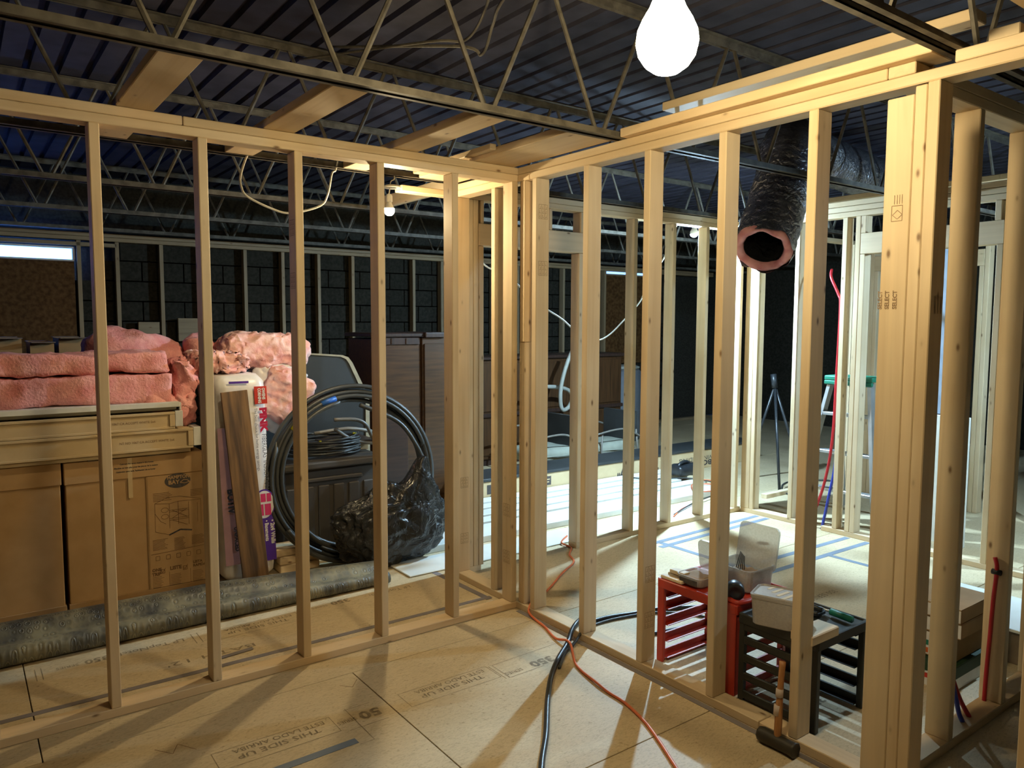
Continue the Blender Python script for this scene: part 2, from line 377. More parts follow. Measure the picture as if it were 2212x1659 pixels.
def tape(x0, y0, x1, y1, w_, mat):
    a = Vector((x0, y0)); d = Vector((x1-x0, y1-y0)); n = Vector((-d.y, d.x)).normalized()*w_
    bm = bmesh.new(); vs = [Vector((0, 0, 0)), Vector((d.x, d.y, 0)), Vector((d.x+n.x, d.y+n.y, 0)), Vector((n.x, n.y, 0))]
    lo = [bm.verts.new(v) for v in vs]; hi = [bm.verts.new(v+Vector((0, 0, .0012))) for v in vs]
    bm.faces.new(lo[::-1]); bm.faces.new(hi)
    for i in range(4): bm.faces.new((lo[i], lo[(i+1) % 4], hi[(i+1) % 4], hi[i]))
    bmesh.ops.recalc_face_normals(bm, faces=bm.faces[:])
    return obj('tape_strip', bm, mat, fl, (x0, y0, .0002+random.random()*.0006))
tape(-4, .212, -.02, .212, .034, 'grey_tape'); tape(-4, .100, -.02, .100, .022, 'grey_tape')
tape(-1.66, -.77, -1.33, -.762, .038, 'floor_tape'); tape(-.03, .20, -.05, .9, .04, 'grey_tape')
tape(-.035, -.04, -.035, -2.1, .03, 'grey_tape')
for a in ((1.5, -.50, 2.9, -.52), (1.35, -.33, 2.9, -.36), (1.55, .30, 2.9, .345), (1.55, .40, 2.9, .445), (1.66, -.46, 1.66, .4), (2.35, -.5, 2.35, -1.6)): tape(*a, .045, 'floor_tape')
o = tube('drain_hole', [(2.24, -.052, .001), (2.24, -.052, .004)], .042, 'rubber_black', fl, seg=12)
o = quad('scrap', (-1.55, .30, .004), (1, .12, 0), (-.12, 1, .1), .16, .025, 'grey_tape', fl)

# ---- ceiling: fluted steel deck on open-web joists
ce = empty('ceiling', (0, 0, 3.08), **st)
bm = bmesh.new(); zt = .028; prof = []
x = -6.0
while x < 9: prof += [(x, 0), (x+.110, 0), (x+.117, zt), (x+.143, zt)]; x += .150
A = [bm.verts.new((px, -6, pz)) for px, pz in prof]; B = [bm.verts.new((px, 6, pz)) for px, pz in prof]
for i in range(len(prof)-1): bm.faces.new((A[i], A[i+1], B[i+1], B[i]))
r_ = bmesh.ops.extrude_face_region(bm, geom=bm.faces[:])
for v in [g for g in r_['geom'] if isinstance(g, bmesh.types.BMVert)]: v.co.z += .01
bmesh.ops.recalc_face_normals(bm, faces=bm.faces[:])
obj('steel_deck', bm, 'steel_deck', ce, (0, 0, 3.08))
board('roof_slab', -6, 9, -6, 6, 3.15, 3.22, 'mortar', ce, bev=0)
def joist(y, node, zb=H, ztop=3.075, x0=-6, x1=8.5):
    hw = .034
    L = []
    bm = bmesh.new()
    def bx(ya, yb, za, zb_):
        g = bmesh.ops.create_cube(bm, size=1)
        for v in g['verts']: v.co = Vector((v.co.x*(x1-x0), (v.co.y*(yb-ya))+(ya+yb)/2, v.co.z*(zb_-za)+(za+zb_)/2))
    for s in (-1, 1):                                              # two angles back to back, top and bottom
        ya, yb = (-hw, -.010) if s < 0 else (.010, hw)
        bx(ya, yb, 0, .004); bx(*((-.014, -.010) if s < 0 else (.010, .014)), 0, .034)
        bx(ya-.008 if s < 0 else ya, yb if s < 0 else yb+.008, ztop-zb-.004, ztop-zb); bx(*((-.014, -.010) if s < 0 else (.010, .014)), ztop-zb-.038, ztop-zb)
    j = obj('bar_joist', bm, 'joist_steel', ce, ((x0+x1)/2, y, zb))
    pts = []; x = node-12*.61
    while x < x1-.4:
        if x > x0+.2:
            pts += [(x-.022, y, zb+.022), (x+.022, y, zb+.022), (x+.283, y, ztop-.022), (x+.327, y, ztop-.022)]
        x += .61
    tube('web_rod', pts, .0105, 'joist_steel', j, seg=6, smooth=False)
    return j
for y, nd in ((-5.0, -1.9), (-3.6, -2.1), (-2.235, -.40), (-.785, -1.96), (.625, -1.98), (1.955, -2.03), (3.35, -1.95), (4.72, -2.0)): joist(y, nd)

# ---- masonry wall at the far side, furred with studs
fw_ = empty('wall_far', (0, 5.30, 0), **st)
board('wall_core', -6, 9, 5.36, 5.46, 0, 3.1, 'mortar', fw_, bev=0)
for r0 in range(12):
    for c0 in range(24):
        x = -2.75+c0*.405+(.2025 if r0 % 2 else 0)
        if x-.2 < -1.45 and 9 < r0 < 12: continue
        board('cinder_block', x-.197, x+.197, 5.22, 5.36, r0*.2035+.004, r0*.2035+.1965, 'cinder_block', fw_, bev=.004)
for x in (-1.505, -1.17, -.762, -.35, .09, .51, .935, 1.36, 1.77, 2.187, 2.6, 3.0, 3.42, 3.83, 4.24, 4.66, 5.06, 5.48, 6.4):
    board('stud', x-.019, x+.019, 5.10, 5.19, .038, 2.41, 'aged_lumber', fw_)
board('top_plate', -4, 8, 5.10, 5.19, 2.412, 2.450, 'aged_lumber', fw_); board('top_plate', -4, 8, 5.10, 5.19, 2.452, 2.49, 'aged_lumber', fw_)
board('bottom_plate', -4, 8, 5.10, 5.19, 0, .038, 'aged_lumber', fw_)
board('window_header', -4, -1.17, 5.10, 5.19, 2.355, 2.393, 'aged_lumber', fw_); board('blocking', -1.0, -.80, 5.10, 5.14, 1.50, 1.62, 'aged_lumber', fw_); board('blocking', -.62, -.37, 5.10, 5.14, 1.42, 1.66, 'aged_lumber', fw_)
wi = empty('window_1', (-2.7, 5.2, 2.2), **st)
board('window_frame', -4, -1.54, 5.13, 5.19, 2.205, 2.222, 'white_plastic', wi); board('window_frame', -4, -1.54, 5.13, 5.19, 2.325, 2.345, 'white_plastic', wi)
board('window_frame', -1.558, -1.535, 5.13, 5.19, 2.222, 2.325, 'white_plastic', wi)
board('pane', -4, -1.558, 5.175, 5.18, 2.222, 2.325, 'window_daylight', wi, bev=0)
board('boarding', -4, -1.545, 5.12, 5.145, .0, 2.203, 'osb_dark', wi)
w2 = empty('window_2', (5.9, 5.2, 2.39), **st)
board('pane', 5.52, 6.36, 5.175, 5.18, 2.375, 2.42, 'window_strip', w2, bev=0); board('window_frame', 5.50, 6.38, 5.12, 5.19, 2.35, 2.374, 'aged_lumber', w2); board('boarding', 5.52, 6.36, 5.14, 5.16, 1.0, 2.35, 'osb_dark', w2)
# ---- plain masonry walls that close the basement
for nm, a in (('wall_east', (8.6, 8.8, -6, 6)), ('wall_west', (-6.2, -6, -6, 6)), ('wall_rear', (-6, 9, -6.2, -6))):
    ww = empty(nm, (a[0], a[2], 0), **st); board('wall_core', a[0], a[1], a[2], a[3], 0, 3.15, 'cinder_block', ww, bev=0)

# ---- stud walls
def stamp(parent, origin, xd, yd, w_=.03, h_=.05):               # grade-stamp grid printed on lumber
    s = rectlines(0, 0, w_, h_)+[(w_*.33, 0, w_*.33, h_), (w_*.66, 0, w_*.66, h_)]
    rr = random.Random(int(origin[2]*1000))
    for c0 in range(3):
        for r0 in range(3):
            x0 = w_*(.06+.33*c0); y0 = h_*(.1+.3*r0); s += [(x0, y0, x0+w_*.2, y0), (x0+rr.random()*w_*.2, y0, x0+rr.random()*w_*.2, y0+h_*.18)]
    strokes('grade_stamp', s, .0016, origin, xd, yd, 'wood_ink', parent)
ZS0, ZS1 = .038, 2.393
A_ = empty('wall_left', (0, 0, 0), **st)
board('bottom_plate', -3.9, -.0, 0, .089, 0, .038, 'lumber', A_)
board('top_plate', -3.9, 0, 0, .089, 2.393, 2.4305, 'lumber', A_)
board('top_plate', -3.9, -1.727, 0, .089, 2.4315, H, 'lumber', A_); board('top_plate', -1.724, 0, 0, .089, 2.4315, H, 'lumber', A_)
for i, x in enumerate((-3.30, -2.89, -2.487, -2.071, -1.669, -1.256, -.847, -.424, -.038)):
    s = board('stud', x, x+.038, 0, .089, ZS0, ZS1, 'lumber', A_)
    if i == 5:
        for z in (2.02, 1.78): stamp(s, (x-.0006, .075, z), (0, -1, 0), (0, 0, 1), .06, .07)
    if i == 8:
        for z in (.53, .26): stamp(s, (x-.0006, .075, z), (0, -1, 0), (0, 0, 1), .06, .07)
# wall in front on the right
B_ = empty('wall_right', (0, 0, 0), **st)
board('bottom_plate', 0, .089, -1.62, .66, 0, .038, 'lumber', B_); board('bottom_plate', 0, .089, -2.205, -1.623, 0, .038, 'lumber', B_)
board('top_plate', 0, .089, -3.5, -.10, 2.393, 2.4305, 'lumber', B_, bev=.004)
board('top_plate', 0, .089, -.098, .66, 2.393, 2.4305, 'lumber', B_)
board('top_plate', 0, .089, -2.036, .0, 2.4315, H, 'lumber', B_); board('top_plate', 0, .089, .002, .66, 2.4315, H, 'lumber', B_)
board('plate_block', 0, .14, -2.128, -2.038, 2.4315, H, 'lumber', B_); board('top_plate', 0, .089, -3.5, -2.246, 2.4315, H, 'lumber', B_)
for y in (-.163, -.572, -.979, -1.390, -1.790, -2.560):
    s = board('stud', 0, .089, y, y+.038, ZS0 if y > -2.3 else 0, ZS1, 'lumber', B_)
    if y in (-.163,):
        for z in (2.18, 1.88): stamp(s, (.016, y-.0006, z), (1, 0, 0), (0, 0, 1), .06, .075)
    if y in (-.979,):
        for z in (.42, .20): stamp(s, (.016, y-.0006, z), (1, 0, 0), (0, 0, 1), .06, .075)
board('stud', .012, .089, -.022, -.002, ZS0, ZS1, 'lumber', B_)
board('stud', 0, .05, -.062, -.024, 1.52, ZS1, 'lumber', B_); board('stud', .006, .056, -.062, -.024, ZS0, 1.518, 'lumber', B_)
po = board('corner_stud', 0, .038, -2.129, -2.040, ZS0, 2.365, 'lumber', B_); board('corner_stud', 0, .089, -2.168, -2.130, ZS0, 2.388, 'lumber', B_); board('corner_stud', 0, .089, -2.207, -2.169, ZS0, ZS1, 'lumber', B_)
for i, dy in enumerate((-2.048, -2.072, -2.098)):
    text('lettering', 'SELECT', .020, (-.0008, dy-.0015, 1.675), (0, 0, 1), (0, 1, 0), 'wood_ink', po, sx=.95, bold=.0006)
strokes('grade_stamp', rectlines(0, 0, .05, .035)+[(.02, .0, .035, .016), (.035, .016, .02, .032), (.02, .032, .006, .016), (.006, .016, .02, 0), (.055, .002, .085, .002), (.055, .010, .085, .010), (.055, .018, .085, .018), (.055, .027, .085, .027)], .002, (-.0008, -2.105, 1.965), (0, 0, 1), (0, 1, 0), 'wood_ink', po)
for i in range(3): strokes('printed_mark', [(0, .004*j, .055, .004*j) for j in range(3)], .0018, (.028+.02*i, -2.2078, 1.66), (0, 0, 1), (1, 0, 0), 'wood_ink', B_)
for y in (.22, .62): s = board('stud', 0, .089, y, y+.038, ZS0, ZS1, 'lumber', B_)
for z in (.58, .22): stamp(s, (.02, .6194, z), (1, 0, 0), (0, 0, 1), .055, .065)
# wall behind the right-hand room
D_ = empty('wall_back', (.1, .66, 0), **st)
y0, y1 = .66, .749
board('top_plate', -.36, 2.92, y0, y1, 2.398, 2.434, 'lumber', D_); board('top_plate', .10, 2.92, y0, y1, 2.435, 2.472, 'lumber', D_)
board('bottom_plate', 1.032, 2.92, y0, y1, 0, .038, 'lumber', D_); board('bottom_plate', .10, .204, y0, y1, 0, .038, 'lumber', D_)
for x, a, b_ in ((.104, .038, 2.397), (.145, .038, 2.397), (.185, .038, 2.112), (1.032, .038, 2.112), (1.072, .038, 2.397), (1.572, .038, 2.397), (1.997, .038, 2.397), (2.392, .038, 2.397), (2.84, .038, 2.397)):
    board('stud', x, x+.038, y0, y1, a, b_, 'lumber', D_)
board('header', .185, 1.070, y0, y0+.038, 2.114, 2.254, 'lumber', D_); board('header', .185, 1.070, y0+.045, y1, 2.114, 2.254, 'lumber', D_)
for x in (.20, .762, 1.045): board('cripple_stud', x, x+.025, y0, y1, 2.255, 2.397, 'lumber', D_)
for x in (3.06, 3.10): board('stud', x, x+.038, y0, y1, 0, 2.397, 'lumber', D_)
board('top_plate', 3.02, 5.5, y0, y1, 2.398, 2.434, 'lumber', D_)
for x in (4.6, 5.1): board('stud', x, x+.038, y0, y1, 0, 2.397, 'lumber', D_)
# wall at the far right of that room
E_ = empty('wall_far_right', (2.92, 0, 0), **st)
x0, x1 = 2.922, 3.011
board('bottom_plate', x0, x1, .08, .66, 0, .038, 'lumber', E_); board('bottom_plate', x0, x1, -4, -.10, 0, .038, 'lumber', E_)
for z in (2.424, 2.4655, 2.507): board('top_plate', x0, x1, -4, .76 if z < 2.5 else .3, z, z+.0385, 'lumber', E_)
board('stud', x0, x0+.038, .575, .662, .038, 2.423, 'lumber', E_)
for y, a, b_ in ((.535, .038, 2.423), (.165, .038, 2.423), (-.229, .038, 2.423), (-.332, .038, 2.423), (-.372, .038, 2.14), (-1.290, .038, 2.14), (-1.330, .038, 2.423), (-1.72, .038, 2.423), (-2.13, .038, 2.423), (-2.5, .038, 2.423), (-2.9, .038, 2.423)):
    board('stud', x0, x1, y, y+.038, a, b_, 'lumber', E_)
board('header', x0, x0+.038, -1.291, -.334, 2.142, 2.294, 'lumber', E_); board('header', x0+.046, x1, -1.291, -.334, 2.142, 2.294, 'lumber', E_)
for y in (-.372, -.80, -1.27): board('cripple_stud', x0, x1, y, y+.038, 2.295, 2.423, 'lumber', E_)
board('nailer', x0+.3, x0+.335, -3, .4, 2.60, 2.64, 'lumber', E_)
# return wall at the near right
C_ = empty('wall_near_right', (.09, -2.14, 0), **st)
y0, y1 = -2.14, -2.051
board('bottom_plate', .091, 2.915, y0, y1, 0, .038, 'lumber', C_); board('top_plate', .091, 2.915, y0, y1, 2.393, 2.4305, 'lumber', C_); board('top_plate', .091, 2.915, y0, y1, 2.4315, H, 'lumber', C_)
for x in (.455, .935, 1.34, 1.75, 2.15, 2.55): board('stud', x, x+.038, y0, y1, ZS0, ZS1, 'lumber', C_)
# partition seen beyond the far-right wall
G_ = empty('wall_beyond', (4.5, 0, 0), **st)
board('bottom_plate', 4.5, 4.589, -3.5, -1.0, 0, .038, 'lumber', G_); board('top_plate', 4.5, 4.589, -3.5, .45, 2.40, 2.438, 'lumber', G_); board('top_plate', 4.5, 4.589, -3.5, .45, 2.439, 2.477, 'lumber', G_)
for y, a in ((.40, 2.40), (.36, 2.12), (-.55, 2.12), (-.59, 2.40), (-1.0, 2.40), (-1.4, 2.40), (-2.2, 2.40), (-2.6, 2.40)): board('stud', 4.5, 4.589, y, y+.038, 0, a, 'lumber', G_)
board('header', 4.5, 4.54, -.55, .40, 2.121, 2.26, 'lumber', G_)
# blocking laid between the steel joists to hold the wall tops
K = empty('trim_1', (0, 0, H), **st)
for x0b, x1b in ((-1.972, -1.832), (-1.392, -1.250), (-.760, -.620)):
    board('blocking', x0b, x1b, -.750, .590, H+.001, H+.039, 'lumber', K)
board('blocking', -.285, -.02, -.750, .590, H+.001, H+.039, 'lumber', K); board('blocking', -.325, -.287, -.2, .59, H+.02, H+.05, 'lumber', K)
board('blocking', -.04, .10, -2.195, -.825, H+.001, H+.039, 'lumber', K); board('blocking', .24, .33, -2.195, -.82, H+.165, H+.203, 'lumber', K)
board('blocking', .09, .13, .55, 1.9, H+.005, H+.09, 'lumber', K)
board('blocking', .02, .52, -2.415, -2.33, H+.001, H+.039, 'lumber', K); board('blocking', -.12, .24, -2.52, -2.43, H+.06, H+.098, 'lumber', K); board('blocking', .00, .14, -3.2, -2.53, H+.001, H+.14, 'lumber', K)
prism('blocking', [(-.16, .15), (-.16, .02), (-.06, .02)], 'z', H+.001, H+.012, 'lumber', K)

# ================================================================== LAMPS
def bulb(key, label, drop, glare_size=False):
    p, r, s, c = BULBS[key]; p = Vector(p)
    t = empty('hanging_bulb', p+Vector((0, 0, -r)), label=label, cat='light bulb')
    k = r/.03
    pr = [(.0008, -.030), (.012, -.0275), (.021, -.021), (.0275, -.011), (.030, 0), (.0285, .011), (.0235, .022), (.017, .033), (.0135, .042), (.013, .046)]
    n_ = 10 if glare_size else {'back': 4, 'right': 5}.get(key, 6)
    lathe('bulb_dome', [(a*k, b_*k) for a, b_ in pr[:n_]], 'bulb_'+key, t, p, seg=20)
    if not glare_size: lathe('bulb_collar', [((a+.0012)*k, b_*k+.0006) for a, b_ in pr[n_-1:]], 'white_plastic', t, p, seg=20)
    lathe('socket', [(.015, .0), (.019, .003), (.019, .034), (.013, .045), (.004, .05)], 'white_plastic', t, p+Vector((0, 0, .047*k)), seg=14)
    tube('cord', curve([p+Vector((0, 0, .047*k+.048)), p+Vector((.006, .0, .047*k+.09))]+[p+Vector(d) for d in drop]), .0035, 'white_cord', t, seg=6)
    return t
bulb('fore', 'light bulb enlarged to the size of its glare, hanging in front of the right stud wall', [(.02, .02, .30), (.0, .05, .45), (.05, .12, .66)], True)
tb = bulb('left', 'lit bulb hanging behind the left stud wall under a white round canopy', [(.02, .015, .17), (.045, .02, .19), (.04, .02, .26), (.03, .02, .40)])
lathe('canopy', [(.05, 0), (.052, .004), (.042, .014), (.006, .018)], 'white_plastic', tb, (-.455, .60, 2.395), seg=20)
bulb('back', 'cool white bulb shining behind the back wall studs', [(-.02, -.02, .125), (-.06, -.10, .135), (-.12, -.16, .135), (-.14, -.25, .125)])
bulb('right', 'cool white bulb beyond the far right wall, right of the view', [(.0, .0, .2), (.0, .0, .5)])

def cord(name, pts, r, mat, label, cat, k=7, seg=7, group=None):
    o = tube(name, curve(pts, k), r, mat, None, seg); tag(o, label, cat, group); return o
cord('lamp_cable', [(-1.26, .60, 2.50), (-1.287, .6, 2.448), (-1.314, .6, 2.36), (-1.31, .6, 2.306), (-1.28, .6, 2.264), (-1.161, .6, 2.216), (-1.058, .6, 2.201), (-.895, .6, 2.252), (-.847, .6, 2.319), (-.821, .6, 2.433), (-.80, .6, 2.455), (-.78, .61, 2.52)], .006, 'white_cord', 'white cable looping down from the joist behind the left stud wall', 'cable')
cord('lamp_cable', [(.16, .77, 2.50), (.25, .85, 2.28), (.367, .9, 2.036), (.6, .9, 1.936), (.889, .9, 1.749), (1.085, .9, 1.651), (1.28, .9, 1.52), (1.434, .9, 1.494), (1.55, .9, 1.53), (1.676, .9, 1.618), (1.893, .9, 1.802), (1.99, .9, 1.99), (2.15, .9, 2.146), (2.22, .85, 2.36), (2.20, .79, 2.50)], .006, 'white_cord', 'long white cable sagging in front of the boxes behind the back wall', 'cable')
cord('lamp_cable', [(-.95, .30, 2.99), (-.66, -.433, 2.85), (-.60, -.53, 2.80), (-.66, -.70, 2.86), (-.76, -.9, 2.86), (-.80, -1.15, 2.9), (-.84, -1.5, 2.95)], .007, 'joist_steel', 'grey cable strung between the joists left of the large bulb', 'cable')
cord('lamp_cable', [(-1.05, .45, 2.95), (-.75, -.33, 2.88), (-.66, -.5, 2.86), (-.72, -.75, 2.92), (-.86, -1.0, 2.97), (-.95, -1.5, 3.0)], .006, 'joist_steel', 'thinner grey cable above the joists, beside the other one', 'cable')

# ================================================================== LEFT ROOM
# drainage mat, rolled from both sides
prof = []
for q in range(0, 200, 20): prof.append((.825+.055*math.cos(R(q-100)), .056+.055*math.sin(R(q-100))))
poly = [(.80, .003), (.775, .02), (.766, .05), (.775, .082), (.80, .10), (.83, .098), (.86, .088), (.89, .098), (.92, .125), (.96, .146), (1.0, .150), (1.05, .138), (1.085, .10), (1.09, .05), (1.06, .004)]
bm = bmesh.new(); L0, L1, n = -4.2, -.40, 90; rings = []
for i in range(n+1):
    x = L0+(L1-L0)*i/n; s_ = 1-.30*max(0, (x+1.4)/1.0)
    rings.append([bm.verts.new((x-L1, (y-.77)*(1-.22*max(0, (x+1.4)/1.0))+noise.noise(Vector((x*1.2, y*5, 0)))*.006, z*s_+max(0, z-.02)*noise.noise(Vector((x*1.5, y*5, 4)))*.05)) for y, z in poly])
for Ar, Br in zip(rings[:-1], rings[1:]):
    for j in range(len(poly)): bm.faces.new((Ar[j], Ar[(j+1) % len(poly)], Br[(j+1) % len(poly)], Br[j]))
bm.faces.new(rings[0]); bm.faces.new(rings[-1][::-1]); bmesh.ops.recalc_face_normals(bm, faces=bm.faces[:])
o = obj('drainage_mat', bm, 'dimpled_mat', None, (L1, .77, 0), smooth=True); tag(o, 'long roll of grey dimpled drainage mat lying on the floor behind the left studs', 'mat roll')

# cabinet cartons
def carton(x0, x1, y0, y1, z1, label, marks=False):
    t = empty('cabinet_carton', ((x0+x1)/2, (y0+y1)/2, 0), label=label, cat='cardboard box', group=None)
    board('carton_body', x0+.006, x1-.006, y0+.008, y1, .004, z1-.012, 'cardboard', t, bev=.004)
    c = empty('lid', ((x0+x1)/2, y0, z1), parent=None)
    bpy.data.objects.remove(c)
    lid = board('lid', x0, x1, y0, y1+.006, z1-.125, z1, 'cardboard', t, bev=.004)
    board('bottom_tray', x0, x1, y0, y1+.006, .002, .032, 'cardboard_dark', t, bev=.002)
    for xx in (x0+.12, x0+.42 if x1-x0 > .6 else x1-.2): board('lid_slot', xx, xx+.08, y0-.001, y0+.02, z1-.004, z1+.003, 'cardboard_flap', lid, bev=0)
    return t
carton(-3.0, -2.078, 1.44, 2.0, .842, 'plain tan cabinet carton at the far left, left of the black gap')
c2 = carton(-2.066, -1.325, 1.44, 2.0, .838, 'tan cabinet carton printed with a drawing and a dark oval logo')
board('carton_side_edge', -1.650, -1.628, 1.443, 1.452, .03, .712, 'cardboard_dark', c2, bev=0)
sheet = board('instruction_sheet', -1.642, -1.327, 1.4420, 1.4465, .035, .711, 'cardboard', c2, bev=0)
FX, FY = (1, 0, 0), (0, 0, 1); yf = 1.4412
bm = bmesh.new(); vs = [bm.verts.new((.073*math.cos(2*math.pi*i/32), 0, .044*math.sin(2*math.pi*i/32))) for i in range(32)]; bm.faces.new(vs)
obj('logo', bm, 'ink', sheet, (-1.475, yf, .671))
text('lettering', 'HAMPTON', .030, (-1.533, yf-.0006, .683), FX, FY, 'cardboard', sheet, sx=.85, bold=.001); text('lettering', 'BAY', .034, (-1.528, yf-.0006, .652), FX, FY, 'cardboard', sheet, sx=1.0, bold=.0012)
strokes('logo_wave', [(0, 0, .02, .015), (.02, .015, .04, .012), (.04, .012, .055, .0), (0, 0, .025, -.006), (.025, -.006, .055, 0)], .004, (-1.462, yf-.0006, .658), FX, FY, 'cardboard', sheet)
seg_ = []
for (a, b_, c_, d_) in ((.0, .0, .11, 6), (.21, .0, .09, 5)):
    for i in range(d_): seg_.append((a, -.009*i, a+c_*(.8+.2*random.random()), -.009*i+.001))
strokes('small_print', seg_, .0028, (-1.615, yf, .605), FX, FY, 'brown_ink', sheet)
dr = [(0, .03, .0, .20), (0, .20, .07, .23), (.07, .23, .14, .23), (.14, .23, .26, .2), (0, .20, .08, .19), (.08, .19, .13, .2), (.13, .2, .26, .195), (.26, .2, .26, .05), (.08, .19, .08, .04), (.13, .2, .13, .06), (.19, .19, .19, .05), (0, .03, .08, .0), (.24, .18, .24, .06), (.0, .14, .03, .09), (.03, .09, .06, .07),
      (.08, .15, .19, .15), (.08, .14, .19, .14), (.08, .10, .19, .10), (.08, .09, .19, .09), (.095, .15, .18, .10), (.095, .10, .18, .15), (.095, .09, .18, .05)]
strokes('line_drawing', dr, .0022, (-1.607, yf, .345), FX, FY, 'brown_ink', sheet)
for cx, cz in ((.055, .155), (.055, .115)):
    strokes('line_drawing', [(cx+.02*math.cos(a/8*math.pi), cz+.014*math.sin(a/8*math.pi), cx+.02*math.cos((a+1)/8*math.pi), cz+.014*math.sin((a+1)/8*math.pi)) for a in range(16)], .0022, (-1.607, yf, .345), FX, FY, 'brown_ink', sheet)
strokes('line_drawing', [(.075, .0, .14, .025), (.14, .025, .205, .012)], .009, (-1.607, yf, .345), FX, FY, 'ink', sheet)
seg_ = []
for a, n_, l_ in ((.0, 9, .09), (.12, 10, .07), (.22, 8, .08)):
    for i in range(n_): seg_.append((a, -.0075*i-(.004 if a else 0), a+l_*(.7+.3*random.random()), -.0075*i-(.004 if a else 0)+.001))
seg_ += [(-.01, -.085, .30, -.072)]
for a in range(5): seg_ += rectlines(.015+.058*a, -.125, .037+.058*a, -.100)
strokes('small_print', seg_, .0024, (-1.625, yf, .325), FX, FY, 'brown_ink', sheet)
text('lettering', 'ONE\nTRIP', .026, (-1.633, yf, .135), FX, FY, 'brown_ink', sheet, sx=.95, bold=.0014); text('lettering', 'LISTE', .030, (-1.534, yf, .130), FX, FY, 'brown_ink', sheet, sx=.95, bold=.0014); text('lettering', 'LISTA\nRAPIDA', .022, (-1.402, yf, .148), FX, FY, 'brown_ink', sheet, bold=.001)
strokes('tick_box', rectlines(.0, .0, .022, .022)+[(.004, .012, .010, .004), (.010, .004, .026, .03)]+[(a+.126, b_, c+.126, d) for a, b_, c, d in rectlines(.0, .0, .022, .022)+[(.004, .012, .010, .004), (.010, .004, .026, .03)]], .003, (-1.585, yf, .118), FX, FY, 'brown_ink', sheet)
seg_ = [(.095, .02, .095, -.09), (.215, .02, .215, -.09)]
for a in (.0, .10, .225):
    for i in range(8): seg_.append((a, -.009*i, a+.065*(.7+.3*random.random()), -.009*i))
strokes('small_print', seg_, .0022, (-1.632, yf, .10), FX, FY, 'brown_ink', sheet)
for i, (s_, dx) in enumerate((("Cabinets for every home in the house", .03), ("Meubles et bien plus pour les pieces de la maison", 0), ("Gabinetes para cada 'habitacion' de su hogar", .01))):
    text('lettering', s_, .0125, (-1.815+dx, 1.4392, .798-.022*i), FX, FY, 'ink', c2, sx=.93, bold=.0004)
quad('packing_tape', (-1.745, 1.4395, .60), (1, 0, 0), (0, 0, 1), .024, .235, 'cardboard_pale', c2)

# long cartons of white trim lying on the cabinet cartons
def trim_carton(x1, z0, z1, label, y0=1.40, d=.42):
    t = empty('trim_carton', (-2.9, y0+d/2, z0), label=label, cat='cardboard box', group='long trim cartons in a stack')
    board('carton_body', -4.4, x1, y0+.006, y0+d, z0, z1-.004, 'cardboard_pale', t, bev=.002)
    board('rim', -4.4, x1, y0-.004, y0+.006, z1-.016, z1, 'cardboard_pale', t, bev=.002); board('rim', -4.4, x1, y0, y0+.006, z0, z0+.014, 'cardboard_pale', t, bev=.002)
    board('rim', x1-.030, x1, y0-.003, y0+.006, z0+.014, z1-.016, 'cardboard_pale', t, bev=.002)
    board('end_cap', x1+.002, x1+.045, y0, y0+d*.3, z0+.012, z1+.004, 'white_plastic', t, bev=.002)
    text('lettering', 'NT NO 1067 CA ACCEPT WHITE 2x6', .019, (x1-.40, y0+.0052, z0+(z1-z0)*.42), FX, FY, 'brown_ink', t, sx=.95)
    return t
t = empty('trim_carton', (-2.9, 1.6, .842), label='thin flat carton at the bottom of the trim stack, on the cabinet cartons', cat='cardboard box', group='long trim cartons in a stack')
board('carton_body', -4.4, -1.40, 1.42, 1.86, .845, .866, 'cardboard_pale', t, bev=.002); board('rim', -4.4, -1.40, 1.414, 1.42, .862, .868, 'cardboard_pale', t, bev=.001)
trim_carton(-1.388, .869, .990, 'long tan trim carton, the lower of two with white end caps'); trim_carton(-1.488, .992, 1.094, 'long tan trim carton with a white end cap, under the white channel')
t = empty('trim_channel', (-2.9, 1.5, 1.095), label='white channel trim length with a grey hollow underside, on the trim cartons', cat='trim')
board('channel_top', -4.4, -1.46, 1.395, 1.60, 1.140, 1.150, 'white_plastic', t, bev=.002)
board('channel_lip', -4.4, -1.46, 1.392, 1.400, 1.122, 1.152, 'white_plastic', t, bev=.002)
prism('channel_web', [(1.402, 1.124), (1.425, 1.103), (1.46, 1.096), (1.60, 1.096), (1.60, 1.10), (1.46, 1.101), (1.43, 1.108), (1.408, 1.126)], 'x', -4.4, -1.475, 'grey_plastic', t)
board('end_cap', -1.462, -1.450, 1.40, 1.56, 1.10, 1.148, 'white_plastic', t)

# pink fibreglass batts
def batt(name, label, *a, mat='pink_fibreglass', **k):
    o = fluff(name, *a, mat, **k); tag(o, label, 'insulation'); return o
batt('insulation_batt', 'lower pink fibreglass batt lying on the white channel trim', -4.1, -1.487, 1.47, 1.86, 1.150, 1.312, amp=.020, cell=.026, seed=1, rnd=.10, fine=.5)
batt('insulation_batt', 'upper pink fibreglass batt, on top of the lower one', -4.1, -1.492, 1.49, 1.86, 1.330, 1.440, amp=.022, cell=.026, seed=2, rnd=.13, fine=.5)
batt('insulation_batt', 'pink fibreglass flap drooping over the right end of the channel trim', -1.66, -1.385, 1.46, 1.80, 1.075, 1.185, amp=.03, cell=.022, seed=3, rnd=.35, tilt=.32)
batt('insulation_batt', 'pink batt in shadow heaped behind the two long ones', -1.86, -1.22, 2.05, 2.45, 1.15, 1.545, amp=.05, cell=.03, seed=4, rnd=.4, tilt=.25)
batt('insulation_batt', 'bunched pink batt hanging down left of the insulation bag', -1.475, -1.33, 1.50, 1.80, 1.00, 1.40, amp=.045, cell=.018, seed=5, rnd=.3, fine=.7)
